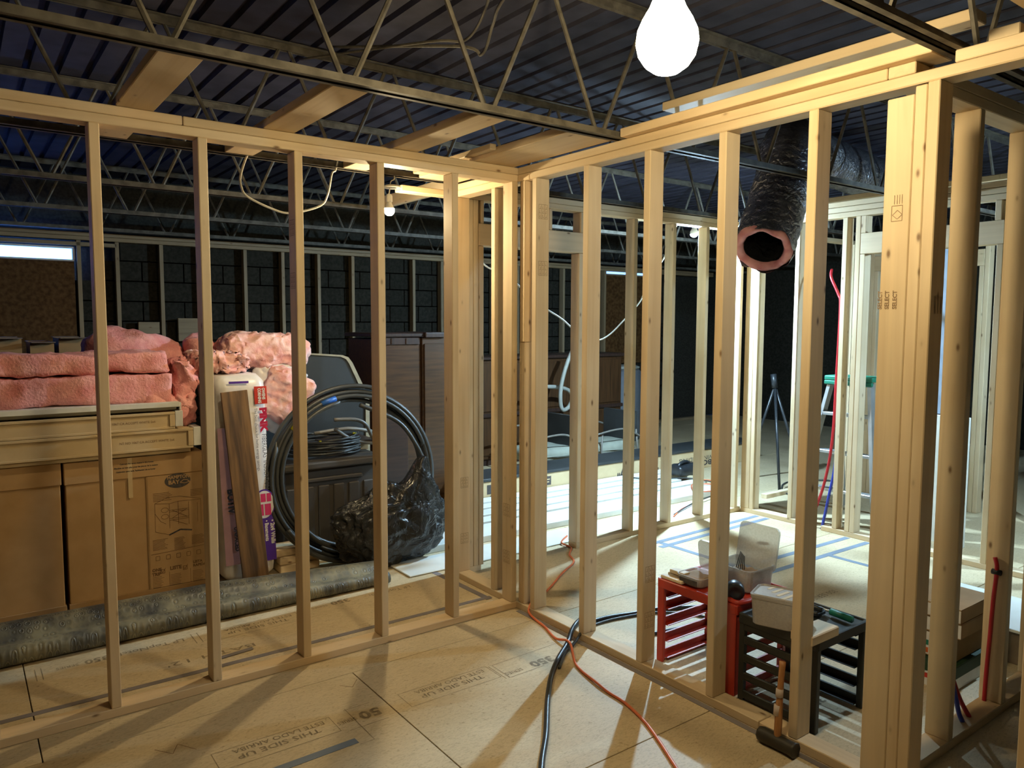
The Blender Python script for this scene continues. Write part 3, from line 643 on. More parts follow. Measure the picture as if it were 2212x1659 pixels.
batt('insulation_batt', 'crumpled pale pink tuft on top of the insulation bag', -1.33, -1.01, 1.50, 1.80, 1.295, 1.43, mat='pale_fibreglass', amp=.04, cell=.014, seed=6, rnd=.4, fine=.8, freq=11)
t = batt('insulation_roll', 'pale pink roll of insulation on top of the heap behind the bag', -1.09, -.47, 1.78, 2.10, 1.30, 1.545, mat='pale_fibreglass', amp=.022, cell=.015, seed=7, rnd=.45, fine=.9)
batt('insulation_batt', 'purple shaded end of batt left of the pale pink roll', -1.25, -1.06, 2.0, 2.3, 1.30, 1.535, amp=.04, cell=.022, seed=17, rnd=.4)
batt('insulation_batt', 'pink batt bulging out of the torn white bag', -.87, -.53, 1.66, 1.90, .93, 1.29, mat='pale_fibreglass', amp=.022, cell=.016, seed=8, rnd=.3, tilt=.5, fine=.9)
o = fluff('torn_bag', -.90, -.50, 1.74, 2.05, .86, 1.33, 'bag_white', amp=.055, cell=.022, seed=9, rnd=.4); tag(o, 'torn white insulation bag with red dots behind the cable coil', 'bag')
for dx, dz, r_ in ((.385, .30, .018), (.36, .36, .010)):
    c = tube('printed_dot', [(-.90+dx, 1.715, .86+dz), (-.90+dx, 1.712, .86+dz)], r_, 'logo_red', o, seg=10)
# upright bag of insulation
t = empty('insulation_bag', (-1.09, 1.5, 0), label='upright white bag of pink insulation with red and purple print', cat='bag')
def shear(z): return .015+.046*(1-z/1.29)                    # the bag leans a little to the left
bm = bmesh.new(); nz, nx = 34, 14; hw, hd = .168, .20
rings = []
for i in range(nz+1):
    z = 1.292*i/nz; e = min(1, (min(z, 1.292-z)/.05)); e = .80+.20*math.sqrt(max(0, min(1, e)))
    ring = []
    for j in range(40):
        a = 2*math.pi*j/40; ca, sa = math.cos(a), math.sin(a); p_ = 5.5
        rr = (abs(ca)**p_+abs(sa)**p_)**(-1/p_)
        x = hw*rr*ca*e; y = hd*rr*sa*e
        nn = noise.noise(Vector((x*9, y*9, z*7)))*.010+noise.noise(Vector((x*30, y*30, z*22)))*.003
        if sa < -.5: nn *= .25
        ring.append(bm.verts.new((x*(1+nn*4)+shear(z)-.02, y*(1+nn*4), z+nn)))
    rings.append(ring)
for Ar, Br in zip(rings[:-1], rings[1:]):
    for j in range(40): bm.faces.new((Ar[j], Ar[(j+1) % 40], Br[(j+1) % 40], Br[j]))
bm.faces.new(rings[0][::-1]); bm.faces.new(rings[-1]); bmesh.ops.recalc_face_normals(bm, faces=bm.faces[:])
t = obj('bag_film', bm, 'bag_white', t, (-1.115, 1.55, .003), smooth=True)
yb = 1.3435
lean = Vector((.046/1.29, 0, -1)).normalized(); rgt = Vector((1, 0, .046/1.29)).normalized()
def bagp(u, z): return (-1.135+u+shear(z), yb, z)       # u across the bag from its centre line
def bquad(name, u0, u1, z0, z1, mat, dy=0):
    bm = bmesh.new(); P = [bagp(u0, z0), bagp(u1, z0), bagp(u1, z1), bagp(u0, z1)]; o0 = Vector(P[0])
    bm.faces.new([bm.verts.new(Vector(p)-o0) for p in P]); return obj(name, bm, mat, t, o0-Vector((0, dy, 0)))
bquad('pink_window', -.155, -.02, .12, .98, 'bag_pink', .001)
bquad('red_panel', .080, .158, 1.115, 1.225, 'logo_red', .002)
text('lettering', 'OWENS\nCORNING', .026, Vector(bagp(.128, 1.215))-Vector((0, .004, 0)), lean, rgt, 'print_white', t, sx=.78, bold=.0012)
text('lettering', 'PINK', .058, Vector(bagp(.108, 1.09))-Vector((0, .003, 0)), lean, rgt, 'print_red', t, sx=1.15, bold=.004)
text('lettering', 'FIBERGLAS  INSULATION', .040, Vector(bagp(.112, .925))-Vector((0, .003, 0)), lean, rgt, 'print_grey', t, sx=.80)
text('lettering', 'The best choice for home energy savings.', .026, Vector(bagp(.074, 1.09))-Vector((0, .003, 0)), lean, rgt, 'print_grey', t, sx=.92)
bquad('purple_panel', .02, .160, .11, .40, 'print_purple', .002)
def disc(u, z, r_, mat, dy, s=40):
    bm = bmesh.new(); vs = [bm.verts.new((r_*.72*math.cos(2*math.pi*i/s), 0, r_*math.sin(2*math.pi*i/s))) for i in range(s)]; bm.faces.new(vs); return obj('round_print', bm, mat, t, Vector(bagp(u, z))-Vector((0, dy, 0)))
disc(.10, .475, .098, 'print_purple', .0025); disc(.10, .475, .088, 'print_white', .0035)
for a, b_, c_, d_ in ((.055, .095, .405, .478), (.103, .142, .405, .478), (.080, .112, .492, .545), (.118, .146, .492, .545)): bquad('printed_wall', a, b_, c_, d_, 'print_pink', .0045)
text('lettering', '• 2x4 Walls', .036, Vector(bagp(.134, .372))-Vector((0, .0035, 0)), lean, rgt, 'print_white', t, sx=.92, bold=.0016)
text('lettering', '• Basements', .034, Vector(bagp(.098, .372))-Vector((0, .0035, 0)), lean, rgt, 'print_white', t, sx=.80, bold=.0012)
text('lettering', 'UNFACED', .036, Vector(bagp(-.092, .36))-Vector((0, .003, 0)), lean, rgt, 'ink', t, sx=.95, bold=.0016)
text('lettering', 'BOTIV', .06, Vector(bagp(-.118, .60))-Vector((0, .003, 0)), lean, rgt, 'ink', t, sx=.9, bold=.003)
bquad('purple_banner', -.07, .05, 1.248, 1.262, 'print_purple', .002)
# plank leaning on the bag
a, b_ = Vector((-1.085, 1.225, .012)), Vector((-1.168, 1.312, 1.205)); d = (b_-a)
bm = bmesh.new(); bmesh.ops.create_cube(bm, size=1)
for v in bm.verts: v.co = Vector((v.co.x*d.length, v.co.y*.158, v.co.z*.016))
bmesh.ops.bevel(bm, geom=bm.edges[:], offset=.002, segments=1, affect='EDGES')
o = obj('flooring_plank', bm, 'plank_laminate', None, (a+b_)/2)
X_ = d.normalized(); Y_ = Vector((1, 0, 0)); Y_ = (Y_-X_*Y_.dot(X_)).normalized(); o.rotation_euler = Matrix((X_, Y_, X_.cross(Y_))).transposed().to_euler()
tag(o, 'dark brown laminate flooring plank leaning against the insulation bag', 'plank')

# things on the trestle at the far left
def flapbox(x0, x1, y0, y1, z0, z1, label):
    t = empty('open_carton', ((x0+x1)/2, (y0+y1)/2, z0), label=label, cat='cardboard box')
    for a in ((x0, x1, y0, y0+.006), (x0, x1, y1-.006, y1), (x0, x0+.006, y0+.006, y1-.006), (x1-.006, x1, y0+.006, y1-.006)): board('side_panel', *a, z0+.004, z1, 'cardboard_dark', t, bev=0)
    board('bottom_panel', x0, x1, y0, y1, z0, z0+.004, 'cardboard_dark', t, bev=0)
    for y, s in ((y0, -1), (y1, 1)):
        board('flap', x0, x1, min(y, y+s*.12), max(y, y+s*.12), z1, z1+.005, 'cardboard_flap', t, bev=0)
    return t
sb = empty('storage_bench', (-2.8, 3.4, 0), label='dark workbench carrying the open cartons at the far left', cat='workbench')
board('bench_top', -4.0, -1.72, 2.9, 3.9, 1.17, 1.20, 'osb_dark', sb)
for xx in (-3.9, -1.85):
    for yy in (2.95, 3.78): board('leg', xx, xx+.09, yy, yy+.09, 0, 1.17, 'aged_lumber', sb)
flapbox(-2.42, -2.13, 3.1, 3.5, 1.201, 1.50, 'open dark carton at the far left with its flap up'); flapbox(-2.08, -1.93, 3.1, 3.45, 1.201, 1.47, 'narrow open carton with blue light on its flaps'); flapbox(-1.90, -1.72, 3.1, 3.5, 1.201, 1.50, 'open carton with a bent flap, right of the narrow one')

# stacked board ends by the bag
for i, (dx, z) in enumerate(((0, .002), (.0, .056), (-.02, .110))):
    o = board('lumber_offcut', -.893+dx, -.63+dx, 1.34+.01*i, 1.50+.01*i, z, z+.052, 'lumber', None, bev=.008, seg=2)
    tag(o, ('pale board end on the floor under the two others, beside the insulation bag', 'pale board end in the middle of the stack beside the bag', 'topmost pale board end of the stack beside the bag')[i], 'board')

# tote with ribbed walls
t = empty('storage_tote', (-.45, 1.95, 0), label='dark brown ribbed plastic storage bin behind the cable coil', cat='storage bin')
prism('bin_body', [(-.79, 1.56), (-.11, 1.56), (-.11, 2.10), (-.79, 2.10)], 'z', .01, .62, 'tote_plastic', t, bev=.02)
for i in range(6): board('rib', -.77+.112*i, -.69+.112*i, 1.545, 1.565, .06, .50, 'tote_plastic', t, bev=.006)
board('handle_recess', -.68, -.22, 1.535, 1.565, .53, .56, 'tote_plastic', t, bev=.008)
board('lid', -.84, -.06, 1.50, 2.15, .625, .675, 'tote_plastic', t, bev=.012, seg=2)
t = tube('cable_coil', [Vector((-.42+(.27+.012*math.sin(i*.9))*math.cos(i*.21), 1.78+(.20+.012*math.cos(i*.7))*math.sin(i*.21), .69+.00036*i+.008*math.sin(i*.37))) for i in range(330)], .0075, 'cable_black', None, 6)
tag(t, 'small flat coil of thin black cable on the storage bin lid', 'cable coil')
for i in (120, 260, 300): tube('tape_wrap', [Vector((-.42+.27*math.cos((i+j)*.21), 1.78+.20*math.sin((i+j)*.21), .80)) for j in (0, .3)], .010, 'tape_yellow', t, 6)
# big coil
pts = []; nt_ = 8.6; rr = random.Random(3); NN = 64
for i in range(int(nt_*NN)):
    a = 2*math.pi*i/NN+1.2; k = i/NN; rad = .590-.016*(k % 3)-.008*k+.010*math.sin(i*.045+k)
    y_ = 1.285+.022*((k*.618) % 1)*3+.008*math.sin(a*2)
    x = -.345+rad*math.cos(a)*1.055; z = .60+rad*math.sin(a)
    pts.append((x, y_+z*.12, max(.016, z)))
t = tube('cable_coil', pts, .0155, 'cable_black', None, 8); tag(t, 'big upright coil of thick black cable behind the left studs', 'cable coil')
def wrap(i, n_, mat, r_=.018):
    tube('tape_wrap', [pts[i+j] for j in range(n_)], r_, mat, t, 10)
wrap(NN*5+6, 3, 'tape_blue'); wrap(NN*5+11, 3, 'tape_yellow')
tube('loose_end', curve([(-.80, 1.29, .34), (-.66, 1.27, .20), (-.53, 1.25, .13), (-.45, 1.24, .09)]), .0165, 'cable_black', t, 8); tube('loose_end', curve([(-.86, 1.29, .30), (-.74, 1.27, .15), (-.60, 1.25, .07), (-.40, 1.235, .03)]), .0165, 'cable_black', t, 8)
tube('tape_wrap', [(-.525, 1.248, .127), (-.48, 1.243, .104)], .019, 'tape_white', t, 10)
tube('loose_end', curve([(-.30, 1.40, 1.06), (-.03, 1.37, .93), (.10, 1.33, .75), (.17, 1.30, .56), (.18, 1.29, .42)]), .0155, 'cable_black', t, 8)
tube('tape_wrap', [(.147, 1.312, .63), (.172, 1.302, .545)], .0195, 'tape_orange', t, 10)

# rubbish bag
bm = bmesh.new(); bmesh.ops.create_icosphere(bm, subdivisions=6, radius=1)
for v in bm.verts:
    p = v.co.copy(); q = p*1.7
    w1 = noise.noise(q*1.1+Vector((3, 1, 0))); w2 = abs(noise.noise(q*2.3+Vector((0, 7, 2)))); w3 = abs(noise.noise(Vector((q.x*5, q.y*5, q.z*2.2))))
    s_ = 1+.20*w1-.20*w2-.03*w3
    x, y, z = p.x*.44*s_, p.y*.13*s_*(1 if p.y > 0 else 1.0), p.z*s_
    z = z*.29 if z < 0 else z*.30
    pk = math.exp(-((p.x-.52)/.20)**2)*max(0, p.z)*.22
    z += pk
    if p.x < -.4 and p.z > 0: z *= 1-.35*(-.4-p.x)
    v.co = Vector((x, y, max(-.262, z)))
o = obj('rubbish_bag', bm, 'black_polythene', None, (-.205, 1.125, .264), smooth=True); tag(o, 'glossy black plastic rubbish bag slumped in front of the cable coil', 'bag')

# folded metal chair frame on the bin
t = empty('folding_chair', (-.2, 1.8, .68), label='folded brown metal frame lying behind the cable coil on the bin', cat='chair')
for j, P in enumerate(([(-.36, 1.70, .93), (-.20, 1.70, .92), (-.117, 1.70, .878), (-.075, 1.70, .80), (-.042, 1.70, .742)], [(-.34, 1.74, .86), (-.25, 1.72, .79), (-.15, 1.72, .75), (-.05, 1.70, .735)], [(-.45, 1.85, .82), (-.2, 1.82, .84), (0, 1.85, .80)])): tube('frame_tube', curve(P, 4), .014, 'chair_frame', t, 8)
board('seat_panel', -.40, -.02, 1.72, 2.05, .745, .76, 'mahogany_dark', t); board('support', -.38, -.05, 1.8, 2.0, .676, .745, 'cardboard_dark', t)

# table top on edge
t = empty('table_top', (-.2, 2.35, 0), label='dark table top with a pale rounded edge, standing behind the pink bags', cat='table top')
poly = [(-1.1, .3), (.20, .3), (.20, .99), (.186, 1.031), (.055, 1.30), (.02, 1.345), (-.03, 1.363), (-.30, 1.385), (-1.1, 1.40)]
prism('panel', poly, 'y', 2.30, 2.33, 'dark_laminate', t)
inner = poly[1:]; rim = [(x, z) for x, z in inner]; rim2 = [(x-.035, z-.012) for x, z in inner][::-1]
prism('edge_band', [(.20, .3), (.20, .99), (.186, 1.031), (.055, 1.30), (.02, 1.345), (-.03, 1.363), (-.30, 1.385), (-.30, 1.372), (-.045, 1.350), (.0, 1.33), (.025, 1.295), (.150, 1.031), (.165, .99), (.165, .3)], 'y', 2.288, 2.299, 'cream_edge', t)
board('prop_board', -1.0, .22, 2.34, 2.6, 0, .30, 'osb_dark', t)

# wardrobe
t = empty('wardrobe', (.6, 2.6, 0), label='tall dark brown wooden wardrobe behind the cable coil', cat='wardrobe')
board('case', .296, .756, 2.42, 2.9, .05, 1.488, 'mahogany', t); board('case', .760, .985, 2.40, 2.9, .05, 1.492, 'mahogany', t)
board('cornice', .266, .77, 2.385, 2.92, 1.500, 1.536, 'mahogany_dark', t, bev=.008); board('cornice', .772, .99, 2.36, 2.92, 1.494, 1.540, 'mahogany_dark', t, bev=.01, seg=2)
board('drawer_rail', .32, .74, 2.405, 2.42, 1.435, 1.495, 'mahogany_dark', t); board('plinth', .30, .985, 2.41, 2.9, 0, .05, 'mahogany_dark', t)
board('door', .775, .98, 2.385, 2.40, .10, 1.44, 'mahogany', t, bev=.004)
for xx in (.46, .60): board('drawer_edge', xx, xx+.012, 2.398, 2.405, 1.44, 1.49, 'mahogany', t)
o = board('plywood_sheet', .10, .36, 1.93, 1.96, .0, .95, 'mahogany_dark', None, bev=.004); o.rotation_euler[0] = 0; tag(o, 'dark leaning board between the storage bin and the wardrobe', 'board')

# ================================================================== BEHIND THE BACK WALL
t = empty('sideboard', (2.6, 3.9, 0), label='long dark brown sideboard behind the patio chairs', cat='sideboard')
board('case', 1.75, 4.38, 3.62, 4.1, .08, 1.20, 'mahogany', t); board('top', 1.72, 4.42, 3.58, 4.12, 1.205, 1.245, 'mahogany_dark', t, bev=.01)
for xx in (1.78, 2.65, 3.52): board('door', xx, xx+.83, 3.605, 3.62, .62, 1.17, 'mahogany', t, bev=.006); board('drawer', xx, xx+.83, 3.605, 3.62, .12, .53, 'mahogany', t, bev=.006)
board('moulding', 1.74, 4.40, 3.595, 3.62, .555, .60, 'mahogany_dark', t, bev=.008); board('plinth', 1.78, 4.35, 3.65, 4.1, 0, .08, 'mahogany_dark', t)
# siding carton
t = empty('siding_carton', (2.3, 2.3, 0), label='long carton with upside-down siding print, behind the white sheets', cat='cardboard box')
board('strap', 1.0, 5.2, 2.12, 2.52, .207, .232, 'dark_laminate', t, bev=.003)
t = board('carton_body', 1.0, 5.2, 2.13, 2.50, .0, .205, 'cardboard_pale', t, bev=.004)
NX, NY = (-1, 0, 0), (0, 0, -1); ys = 2.1285
text('lettering', 'VINYL SIDING', .066, (4.36, ys, .140), NX, NY, 'ink', t, sx=1.35); text('lettering', 'BOARD & BATTEN', .080, (4.36, ys, .088), NX, NY, 'ink', t, sx=1.55, bold=.003)
text('lettering', '7"', .13, (2.98, ys, .155), NX, NY, 'ink', t, bold=.003)
for xx, sx_ in ((1.88, .12), (1.26, .06)): quad('label', (xx, ys, .09), (1, 0, 0), (0, 0, 1), sx_, .085, 'ink', t)
strokes('label_lines', [(.01, .02, .09, .02), (.01, .045, .10, .045)], .01, (1.885, ys-.001, .10), FX, FY, 'cardboard_pale', t)
strokes('arrow', [(0, .0, .03, .03), (.03, .03, .06, 0), (.03, .03, .03, -.03)], .01, (1.29, ys, .06), FX, FY, 'ink', t)
# white sheets; the nearest stands in for a patch of light on the floor
for i, (ya, yb_, za, zb, xa, xb, lb) in enumerate(((.80, 1.10, .002, .012, -.25, 2.70, 'white sheet standing in for a light patch on the floor, nearest the back wall studs'), (1.17, 1.45, .002, .05, -.32, 3.4, 'white board, second from the back wall'), (1.49, 1.62, .002, .055, .45, 3.5, 'narrow white board, third from the back wall'),
        (1.65, 1.80, .002, .060, .55, 3.3, 'white board in the middle of the row of sheets'), (1.83, 1.95, .002, .064, .62, 3.6, 'white board, second from the siding carton'), (1.98, 2.115, .002, .070, .66, 3.9, 'white board right against the siding carton'))):
    o = board('trim_board', max(xa, .30) if i > 1 else xa, xb, ya, yb_, za, zb, 'sheet_white', None, bev=.003); tag(o, lb, 'board', 'white boards on the floor behind the back wall')
# patio chairs
def chair(x, y, label):
    t = empty('patio_chair', (x, y, 0), label=label, cat='chair', group='patio chairs behind the siding carton')
    o = fluff('seat_cushion', x-.30, x+.28, y-.25, y+.25, .14, .29, 'cushion_fabric', t, amp=.006, cell=.05, seed=x, rnd=.45)
    tube('piping', curve([(x-.29, y-.24, .215), (x+.27, y-.24, .215), (x+.27, y+.24, .215)], 4), .006, 'cushion_fabric', t, 6)
    tube('arm', curve([(x-.35, y-.28, .41), (x-.1, y-.28, .44), (x+.1, y-.28, .43), (x+.32, y-.28, .33)], 5), .012, 'chair_frame', t, 6); tube('arm', curve([(x-.35, y+.28, .47), (x, y+.28, .49), (x+.35, y+.28, .40)], 5), .012, 'chair_frame', t, 6)
    for dx in (-.26, .26):
        for dy in (-.26, .26): tube('leg', [(x+dx, y+dy, .42), (x+dx*1.15, y+dy*1.05, .0)], .011, 'chair_frame', t, 6)
    board('back', x+.24, x+.28, y-.26, y+.26, .28, .62, 'dark_laminate', t)
chair(2.60, 3.0, 'patio chair with a grey-green cushion, the left one behind the siding carton'); chair(3.45, 2.95, 'patio chair with a grey-green cushion, the right one behind the siding carton')
o = tube('plastic_hose', curve([(3.20, 3.2, 1.34), (3.10, 3.2, 1.16), (3.02, 3.2, .92), (3.01, 3.2, .72), (3.05, 3.2, .635), (3.15, 3.22, .66), (3.27, 3.3, .74), (3.3, 3.35, .80), (3.2, 3.35, .86), (2.9, 3.3, .90), (2.5, 3.25, .89)], 6), .024, 'grey_plastic', None, 8); tag(o, 'bent pale plastic hose standing over the patio chairs', 'hose')
t = empty('plastic_drum', (5.0, 4.2, 0), label='grey drum with a pale lid in the dark beyond the sideboard', cat='drum')
lathe('drum_body', [(.26, 0), (.28, .05), (.28, .95), (.24, .99)], 'drum_grey', t, (5.0, 4.25, 0)); lathe('drum_lid', [(.25, 0), (.26, .03), (.2, .05)], 'grey_plastic', t, (5.0, 4.25, .99))
for nm, P, mt_, lb in (('extension_cord', [(2.25, .82, .02), (2.5, .95, .02), (2.85, 1.08, .02), (3.0, 1.25, .065), (3.2, 1.42, .065), (3.35, 1.3, .065), (3.2, 1.15, .06), (3.0, 1.2, .065), (3.4, 1.5, .07), (3.7, 1.3, .03)], 'orange_cord', 'orange cord tangled on the white boards behind the back wall'),
        ('extension_cord', [(2.3, .86, .02), (2.7, 1.0, .03), (3.1, 1.1, .03), (3.5, 1.2, .03), (3.4, 1.6, .07), (3.0, 1.8, .075), (2.9, 1.95, .08)], 'cable_black', 'black cord lying across the white boards behind the back wall')):
    cord(nm, P, .006, mt_, lb, 'cord')
t = empty('tool_bag', (3.45, 1.75, 0), label='small black power tool on the white boards before the siding carton', cat='power tool')
fluff('tool_body', 3.30, 3.58, 1.66, 1.84, .072, .19, 'rubber_black', t, amp=.02, cell=.03); tube('handle', curve([(3.36, 1.75, .17), (3.40, 1.75, .20), (3.48, 1.75, .21), (3.55, 1.75, .17)]), .018, 'rubber_black', t)
# things beyond the far right wall
t = empty('tripod', (4.1, 1.1, 0), label='thin dark tripod stand in the dark opening of the corner', cat='tripod')
for p in ((3.85, .90, 0), (4.35, .95, 0), (4.1, 1.5, 0)): tube('leg', [(4.1, 1.16, 1.0), p], .014, 'rubber_black', t)
tube('head', [(4.1, 1.16, .98), (4.1, 1.18, 1.12)], .03, 'rubber_black', t)
for i, P in enumerate(([(3.7, .6, .01), (3.9, .9, .01), (4.3, 1.1, .01), (4.7, .9, .01), (4.6, .6, .01)], [(3.6, .35, .01), (3.8, .7, .01), (4.2, .75, .01), (4.5, 1.2, .01), (4.9, 1.4, .01)])): cord('extension_cord', P, .008, 'cable_black', ('black cord curling on the floor beyond the corner opening', 'second black cord on the floor beyond the corner opening')[i], 'cord')
o = board('lumber_offcut', 3.5, 4.0, .80, .86, .0, .04, 'lumber'); tag(o, 'board lying on the floor beyond the corner opening', 'board')

# step ladder
t = empty('step_ladder', (3.4, -.09, 0), label='aluminium step ladder with a green top beyond the far right wall', cat='ladder')
def bar(name, a, b_, w_, d_, mat, par):
    a, b_ = Vector(a), Vector(b_); d = b_-a; bm = bmesh.new(); bmesh.ops.create_cube(bm, size=1)
    X = d.normalized(); Y = Vector((0, 1, 0)); Y = (Y-X*Y.dot(X)).normalized(); Z = X.cross(Y); mm = Matrix((X, Y, Z)).transposed()
    for v in bm.verts: v.co = mm @ Vector((v.co.x*d.length, v.co.y*w_, v.co.z*d_))
    return obj(name, bm, mat, par, (a+b_)/2)
board('cap', 3.24, 3.48, -.30, .11, 1.165, 1.205, 'green_plastic', t, bev=.01, seg=2); board('cap_skirt', 3.235, 3.26, -.30, .11, 1.13, 1.165, 'green_plastic', t, bev=.008)
for s, yt, yb2 in ((1, .07, .25), (-1, -.26, -.44)):
    bar('rail', (3.29, yt, 1.16), (3.10, yb2, 0), .028, .06, 'aluminium', t); bar('rear_rail', (3.43, yt, 1.16), (3.85, yb2, 0), .028, .04, 'aluminium', t)
for z in (.905, .60, .30):
    k = z/1.16; board('step', 3.10+.19*k-.03, 3.10+.19*k+.05, -.44+.18*k, .25-.18*k, z-.025, z, 'aluminium', t, bev=.003)
bar('brace', (3.20, .10, .88), (3.19, .17, .80), .01, .02, 'aluminium', t)
# cross-linked tubes in the walls
def pex(P, mat, label, r_=.0085): return cord('water_tube', P, r_, mat, label, 'water tube')
pex([(3.06, -.03, 2.05), (3.01, -.061, 1.982), (2.985, -.14, 1.85), (2.975, -.165, 1.75), (2.975, -.155, 1.23), (2.975, -.14, .72), (2.96, -.09, .35), (2.95, .02, .0)], 'red_pex', 'red water tube bowing down through the gap in the far right wall', .011)
pex([(2.985, -.185, 1.78), (2.99, -.175, 1.3), (2.985, -.17, .60), (2.965, -.13, .25), (2.955, -.09, .0)], 'blue_pex', 'blue water tube beside the bowed red one in the far right wall', .011)
pex([(.922, -2.090, .66), (.920, -2.100, .61), (.920, -2.093, .48), (.920, -2.088, .32), (.920, -2.082, .16), (.920, -2.080, .06), (.918, -2.080, .038)], 'red_pex', 'tall red water tube clipped to the second stud of the near right wall')
tube('tube_clip', [(.920, -2.116, .60), (.920, -2.082, .60)], .012, 'rubber_black', C_, seg=8)
pex([(.58, -2.08, .27), (.616, -2.085, .201), (.67, -2.09, .115), (.728, -2.10, .038)], 'red_pex', 'short red water tube slanting up from the near right wall plate', .0095)
pex([(.59, -2.085, .23), (.615, -2.095, .14), (.635, -2.10, .08), (.664, -2.102, .038)], 'blue_pex', 'short blue water tube beside the slanting red one', .0095)
# ================================================================== FLEX DUCT
P0, P1 = Vector((1.34, -.62, 2.065)), Vector((1.53, -.55, 2.27))
path = curve([P0, P1, (1.66, -.50, 2.42), (1.80, -.44, 2.60), (1.98, -.34, 2.78), (2.3, -.18, 2.87), (2.9, -.05, 2.86), (4.2, .1, 2.84)], 12)
t = empty('flexible_duct', P0, label='black foil flexible duct with pink lining hanging from the ceiling', cat='duct')
bm = bmesh.new(); rings = []; nrm = None; sg = 44; Rn = .172
for i, p in enumerate(path):
    a = path[max(i-1, 0)]; b_ = path[min(i+1, len(path)-1)]; tt = (b_-a).normalized()
    nrm = tt.orthogonal().normalized() if nrm is None else (nrm-tt*nrm.dot(tt)).normalized(); bi = tt.cross(nrm); ring = []
    for j in range(sg):
        q = 2*math.pi*j/sg; dv = nrm*math.cos(q)+bi*math.sin(q)
        k = Rn*(1+.045*math.sin(i*1.9+1.2*math.sin(q*2))+.05*noise.noise((p+dv*.2)*9))
        ring.append(bm.verts.new(p+dv*k-P0+(tt*noise.noise(dv*2.3)*.07 if i == 0 else Vector((0, 0, 0)))))
    rings.append(ring)
for Ar, Br in zip(rings[:-1], rings[1:]):
    for j in range(sg): bm.faces.new((Ar[j], Ar[(j+1) % sg], Br[(j+1) % sg], Br[j]))
bmesh.ops.recalc_face_normals(bm, faces=bm.faces[:]); bm.normal_update()
obj('foil_jacket', bm, 'duct_foil', t, P0, smooth=True)
tt = (path[1]-path[0]).normalized(); nn = tt.orthogonal().normalized(); bi = tt.cross(nn)
def annulus(name, mat, prof_, squash=1.0, amp=.006):
    bm = bmesh.new(); rings = []
    for r_, z in prof_:
        rings.append([bm.verts.new((nn*math.cos(q)+bi*math.sin(q)*1.0)*(r_*(1+.07*noise.noise(Vector((math.cos(q)*2, math.sin(q)*2, r_*9)))))*1.0+tt*(z+noise.noise(Vector((math.cos(q)*3, math.sin(q)*3, r_*20)))*amp*2)) for q in [2*math.pi*j/sg for j in range(sg)]])
    for Ar, Br in zip(rings[:-1], rings[1:]):
        for j in range(sg): bm.faces.new((Ar[j], Ar[(j+1) % sg], Br[(j+1) % sg], Br[j]))
    bmesh.ops.recalc_face_normals(bm, faces=bm.faces[:]); return obj(name, bm, mat, t, P0, smooth=True)
annulus('pink_lining', 'duct_pink', [(.166, .03), (.166, -.004), (.152, -.018), (.132, -.016), (.120, .0), (.114, .03), (.112, .12)], amp=.010)
annulus('inner_liner', 'black_polythene', [(.113, .010), (.106, .04), (.096, .10), (.10, .2), (.09, .3), (.05, .36), (.001, .37)])

# ================================================================== RIGHT ROOM: RACKS AND TUBS
def rack(x0, x1, y0, y1, h, mat, label, along, pt=.024):
    t = empty('shelf_rack', ((x0+x1)/2, (y0+y1)/2, 0), label=label, cat='rack')
    for xx in (x0, x1-pt):
        for yy in (y0, y1-pt): board('post', xx, xx+pt, yy, yy+pt, 0, h-.03, mat, t, bev=.003)
    board('top_panel', x0, x1, y0, y1, h-.018, h-.006, mat, t, bev=.002)
    for a in ((x0, x1, y0-.004, y0+.012), (x0, x1, y1-.012, y1+.004), (x0-.004, x0+.012, y0, y1), (x1-.012, x1+.004, y0, y1)): board('top_rim', *a, h-.045, h, mat, t, bev=.004)
    for z in (.035, .115, .195, .275, .335):
        if along == 'x':
            for yy in (y0, y1-.014): board('runner', x0+pt, x1-pt, yy, yy+.014, z-.018, z+.012, mat, t, bev=.002)
            for yy, s in ((y0, 1), (y1, -1)): board('ledge', x0+pt, x1-pt, min(yy, yy+s*.045), max(yy, yy+s*.045), z-.021, z-.018, mat, t, bev=0)
        else:
            for xx in (x0, x1-.014): board('runner', xx, xx+.014, y0+pt, y1-pt, z-.018, z+.012, mat, t, bev=.002)
            for xx, s in ((x0, 1), (x1, -1)): board('ledge', min(xx, xx+s*.045), max(xx, xx+s*.045), y0+pt, y1-pt, z-.021, z-.018, mat, t, bev=0)
    return t
t = rack(.150, .530, -1.388, -.935, .408, 'red_paint', 'red metal rack with open slide runners, on the floor behind the right studs', 'x', .030)
board('front_stile', .148, .160, -1.388, -1.335, 0, .40, 'red_paint', t, bev=.003); board('front_stile', .148, .160, -.975, -.935, 0, .40, 'red_paint', t, bev=.003)
tube('front_roll', curve([(.19, -1.30, .415), (.165, -1.37, .415), (.20, -1.395, .415), (.30, -1.393, .415)], 4), .012, 'red_paint', t, 8)
rack(.150, .520, -1.775, -1.405, .385, 'black_paint', 'black metal rack beside the red one, with a tub and tools on top', 'y', .026)
o = fluff('plastic_case', .20, .44, -1.33, -1.02, .022, .10, 'red_paint', amp=.004, cell=.05, rnd=.3); bpy.data.objects.remove(o)
